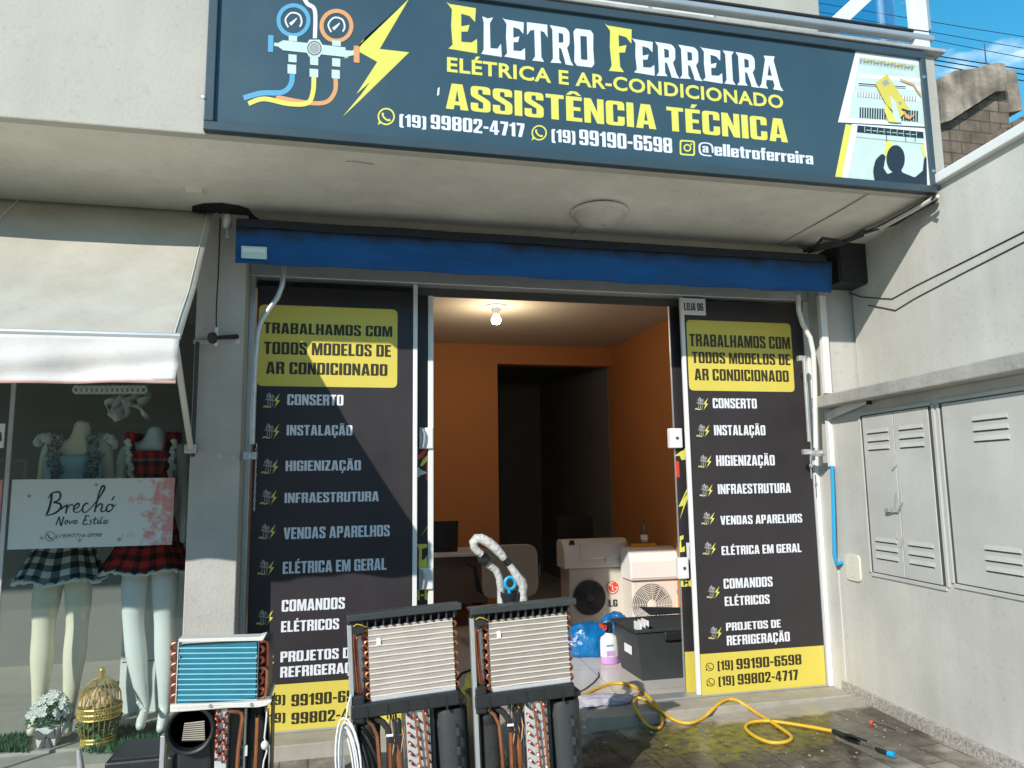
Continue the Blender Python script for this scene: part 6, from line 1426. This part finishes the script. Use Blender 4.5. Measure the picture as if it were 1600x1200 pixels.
MB().tube([H(822+48*math.cos(a_), 668+56*math.sin(a_)) for a_ in [2*math.pi*i/22-.9*0 for i in range(22)]], 0.008, 8, closed=True).tube([H(812,725), H(816,760)], .009, 6).build('ring', M['cyan_pl'], t, smooth=True)
c = H(820, 850); MB().lathe([(.034,-.12),(.034,.0),(.045,.035),(.046,.05),(.040,.05),(.03,.02)], c, n=20).build('socket', M['black_pl'], t, smooth=True)
t = thing('pressure_washer', 'yellow and grey machine half hidden between the two bare coil units', 'machine', PZ(735, 1160, GZ))
a = PY(722, 1128, -.80); c = PY(772, 1068, -.80)
MB().prism([PY(x, y, -.80) for x, y in ((721,1128),(722,1112),(726,1104),(729,1104),(730,1092),(736,1088),(738,1074),(742,1068),(775,1066),(778,1128))], (0,.2,0)).build('casing', M['yellow_pl'], t, bev=.006)
MB().box((a.x+.0,-.79,GZ), (a.x+.15,-.61,a.z-.001)).build('base', M['grey_pl'], t, bev=.01)
mb = MB().tube([PY(722+11*math.cos(a_)+2, 1165+24*math.sin(a_), -.83) for a_ in [2*math.pi*i/24 for i in range(24)]], .007, 6, closed=True); mb.build('cable_loop', M['grey_pl'], t, smooth=True)
for sx in (.01, .13): MB().lathe([(0,-.02),(.06,-.02),(.06,.02),(0,.02)], (a.x+sx,-.60,GZ+.06), (1,0,0), 18).build('wheel', M['black'], t)
tag(MB().tube([PY(x, y, -.9) for x, y in ((748,1046),(735,1047),(722,1052),(714,1062),(711,1080),(712,1110))], .006, 7).build('grey_cable', M['grey_pl'], smooth=True), 'grey cable looping between the two bare coil units', 'cable')
tag(MB().tube([PZ(x, y, .135) for x, y in ((903,1082),(915,1076),(928,1066),(936,1056),(935,1050))], .004, 6).build('thin_cable', M['grey_pl'], smooth=True), 'thin grey cable curving over the floor tiles beside the bare unit', 'cable')
hp = [(880,1104,.16),(905,1090,.15),(925,1079,.145),(945,1071,.145),(962,1067.5,.145),(980,1069,.145),(1000,1078,.145),(1015,1090,.14),(1026,1104,.11),(1033,1120,.075),(1034,1132,.064),(1028,1138,.064),(1016,1136,.064),(1004,1126,.08),(995,1112,.12),(990,1099,.146),(994,1091,.158),(1004,1092,.158),(1018,1101,.150),(1034,1112,.135),(1050,1123,.09),(1066,1129,.07),(1083,1129,.066),(1100,1121,.09),(1114,1108,.125),(1127,1097,.146),(1140,1092.5,.146),(1153,1095,.146),(1168,1104,.135),(1184,1115,.09),(1202,1126,.066),(1220,1138,.064),(1234,1148,.064),(1236,1155,.064),(1224,1160,.064),(1204,1160,.064),(1184,1153,.064),(1169,1143,.064),(1165,1135,.064),(1173,1129,.066),(1192,1126.5,.078),(1215,1128,.08),(1240,1131.5,.066),(1270,1136.5,.064),(1304,1143,.07)]
def lie(px, py, lift=0):
    a = PZ(px, py, .128+.0125+lift)
    if a.y > -.034: return a
    c = PG(px, py, .0125)
    return c if c.y < -.034 else PY(px, py, -.036)
HP = [lie(p[0], p[1], .012 if 13 < i_ < 19 else 0) for i_, p in enumerate(hp)]; Q = []
for i in range(len(HP)-1):
    p0, p1, p2, p3 = HP[max(i-1,0)], HP[i], HP[i+1], HP[min(i+2,len(HP)-1)]
    for k in range(4):
        s_ = k/4; Q.append(.5*((2*p1)+(p2-p0)*s_+(2*p0-5*p1+4*p2-p3)*s_*s_+(3*p1-p0-3*p2+p3)*s_**3))
Q.append(HP[-1])
tag(MB().tube(Q, .0098, 10).build('yellow_hose', M['hose_y'], smooth=True), 'yellow pressure hose looping across the wet pavement from the doorstep', 'hose')
t = thing('spray_wand', 'black spray wand with a cyan tip at the end of the yellow hose', 'spray gun', PG(1345, 1165))
zw = pave_z(2.9)+.022; Wp = lambda x, y, z=zw: PZ(x, y, z)
MB().tube([Wp(1302,1142), Wp(1312,1147), Wp(1326,1153), Wp(1342,1160)], [.013,.017,.019,.014], 10).build('grip', M['black_pl'], t, smooth=True)
MB().hexa([Wp(1322,1150,zw+.01), Wp(1340,1158,zw+.01), Wp(1338,1150,zw+.05), Wp(1330,1147,zw+.05)], (.0,.012,.0)).tube([Wp(1318,1146,zw+.045), Wp(1338,1152,zw+.05), Wp(1354,1158,zw+.02)], .006, 6).build('trigger', M['black_pl'], t)
MB().tube([Wp(1342,1160), Wp(1372,1171)], .006, 8).build('lance', M['steel'], t, smooth=True)
MB().tube([Wp(1369,1170), Wp(1376,1173), Wp(1388,1177)], [.010,.014,.013], 8).build('nozzle', M['black_pl'], t, smooth=True)
MB().tube([Wp(1387,1177), Wp(1398,1180)], [.014,.016], 10).build('tip', M['cyan_pl'], t, smooth=True)
t = thing('red_cap', 'small red cap with a thin dark wire lying near the granite plinth', 'cap', PG(1361, 1130))
MB().lathe([(0,0),(.010,0),(.010,.015),(.007,.019),(0,.019)], PG(1361, 1131, .001), n=12).build('cap', M['red_ink'], t, smooth=True)
MB().tube([PG(1364,1129,.012), PG(1380,1134,.02), PG(1400,1141,.005)], .0025, 5).build('wire', M['black'], t)
t = thing('plastic_tray', 'black plastic tray with a short grey spout on the pavement by the left window', 'tray', PZ(190, 1230, GZ))
a = PY(163, 1192, -1.0); c = PY(246, 1187, -1.0)
MB().box((a.x,-1.0,a.z-.12), (c.x+.02,-.72,a.z)).build('tray', M['black_pl'], t, bev=.01); MB().box((a.x+.02,-.98,a.z+.0005), (c.x,-.74,a.z+.006)).build('liner', M['grey_pl'], t)
MB().box((a.x+.02,-.98,GZ), (c.x,-.74,a.z-.121)).build('base', M['black_pl'], t)
p = PY(126, 1200, -.98); MB().tube([(p.x,-.98,GZ+.02),(p.x,-.98,p.z), PY(123, 1170, -.98)], [.016,.014,.009], 10).build('spout', M['galv'], t, smooth=True)
MB().tube([(p.x,-.98,GZ+.03),(a.x+.03,-.95,GZ+.03)], .014, 8).build('spout_foot', M['galv'], t)

# loose grit and leaf scraps on the setts
random.seed(31); mb = MB()
for k in range(520):
    x = random.uniform(-1.2, 3.2); y = -random.random()**1.3*1.6-.03; c = V((x, y, pave_z(x)+.001)); r = random.choice((.003,.004,.005,.007,.011 if k % 9 == 0 else .004))
    a0 = random.uniform(0, 6.28); vs = [c+V((r*random.uniform(.6,1.4)*math.cos(a0+j*1.571), r*random.uniform(.6,1.4)*math.sin(a0+j*1.571), 0)) for j in range(4)]+[c+V((0, 0, r*.7))]
    mb.add(vs, [(0,1,4),(1,2,4),(2,3,4),(3,0,4),(3,2,1,0)])
tag(mb.build('grit', M['wood']), 'loose grit and scraps scattered over the pavement setts', 'grit', None, 'stuff')

# ---------------------------------------------------------------- the other side of the street, seen only in the glass
for i, (x0, x1, h, m) in enumerate(((-22,-9.2,4.6,'far_wall'), (-9,3.5,5.6,'far_wall'), (3.7,16,4.2,'far_wall'))):
    t = thing('street_house', ['low shaded house across the street, left of the middle one', 'taller shaded house straight across the street', 'lowest shaded house across the street, right of the middle one'][i], 'house', ((x0+x1)/2, -15, -.1), 'houses across the street')
    MB().box((x0,-19,-.1), (x1,-14,h)).build('wall', M[m], t)
    MB().prism([V((x0-.2,-19.3,h)), V((x0-.2,-13.6,h)), V((x0-.2,-16.5,h+1.2))], (x1-x0+.4,0,0)).build('roof', M['far_roof'], t)
    k = int((x1-x0)//3)
    for j in range(k):
        xx = x0+(j+.5)*(x1-x0)/k; wf = MB().box((xx-.6,-14.02,.9), (xx+.6,-13.98,2.2)).build('window', M['white_alu'], t); MB().box((xx-.54,-13.979,.96), (xx+.54,-13.97,2.14)).build('pane', M['dark_glass'], wf)
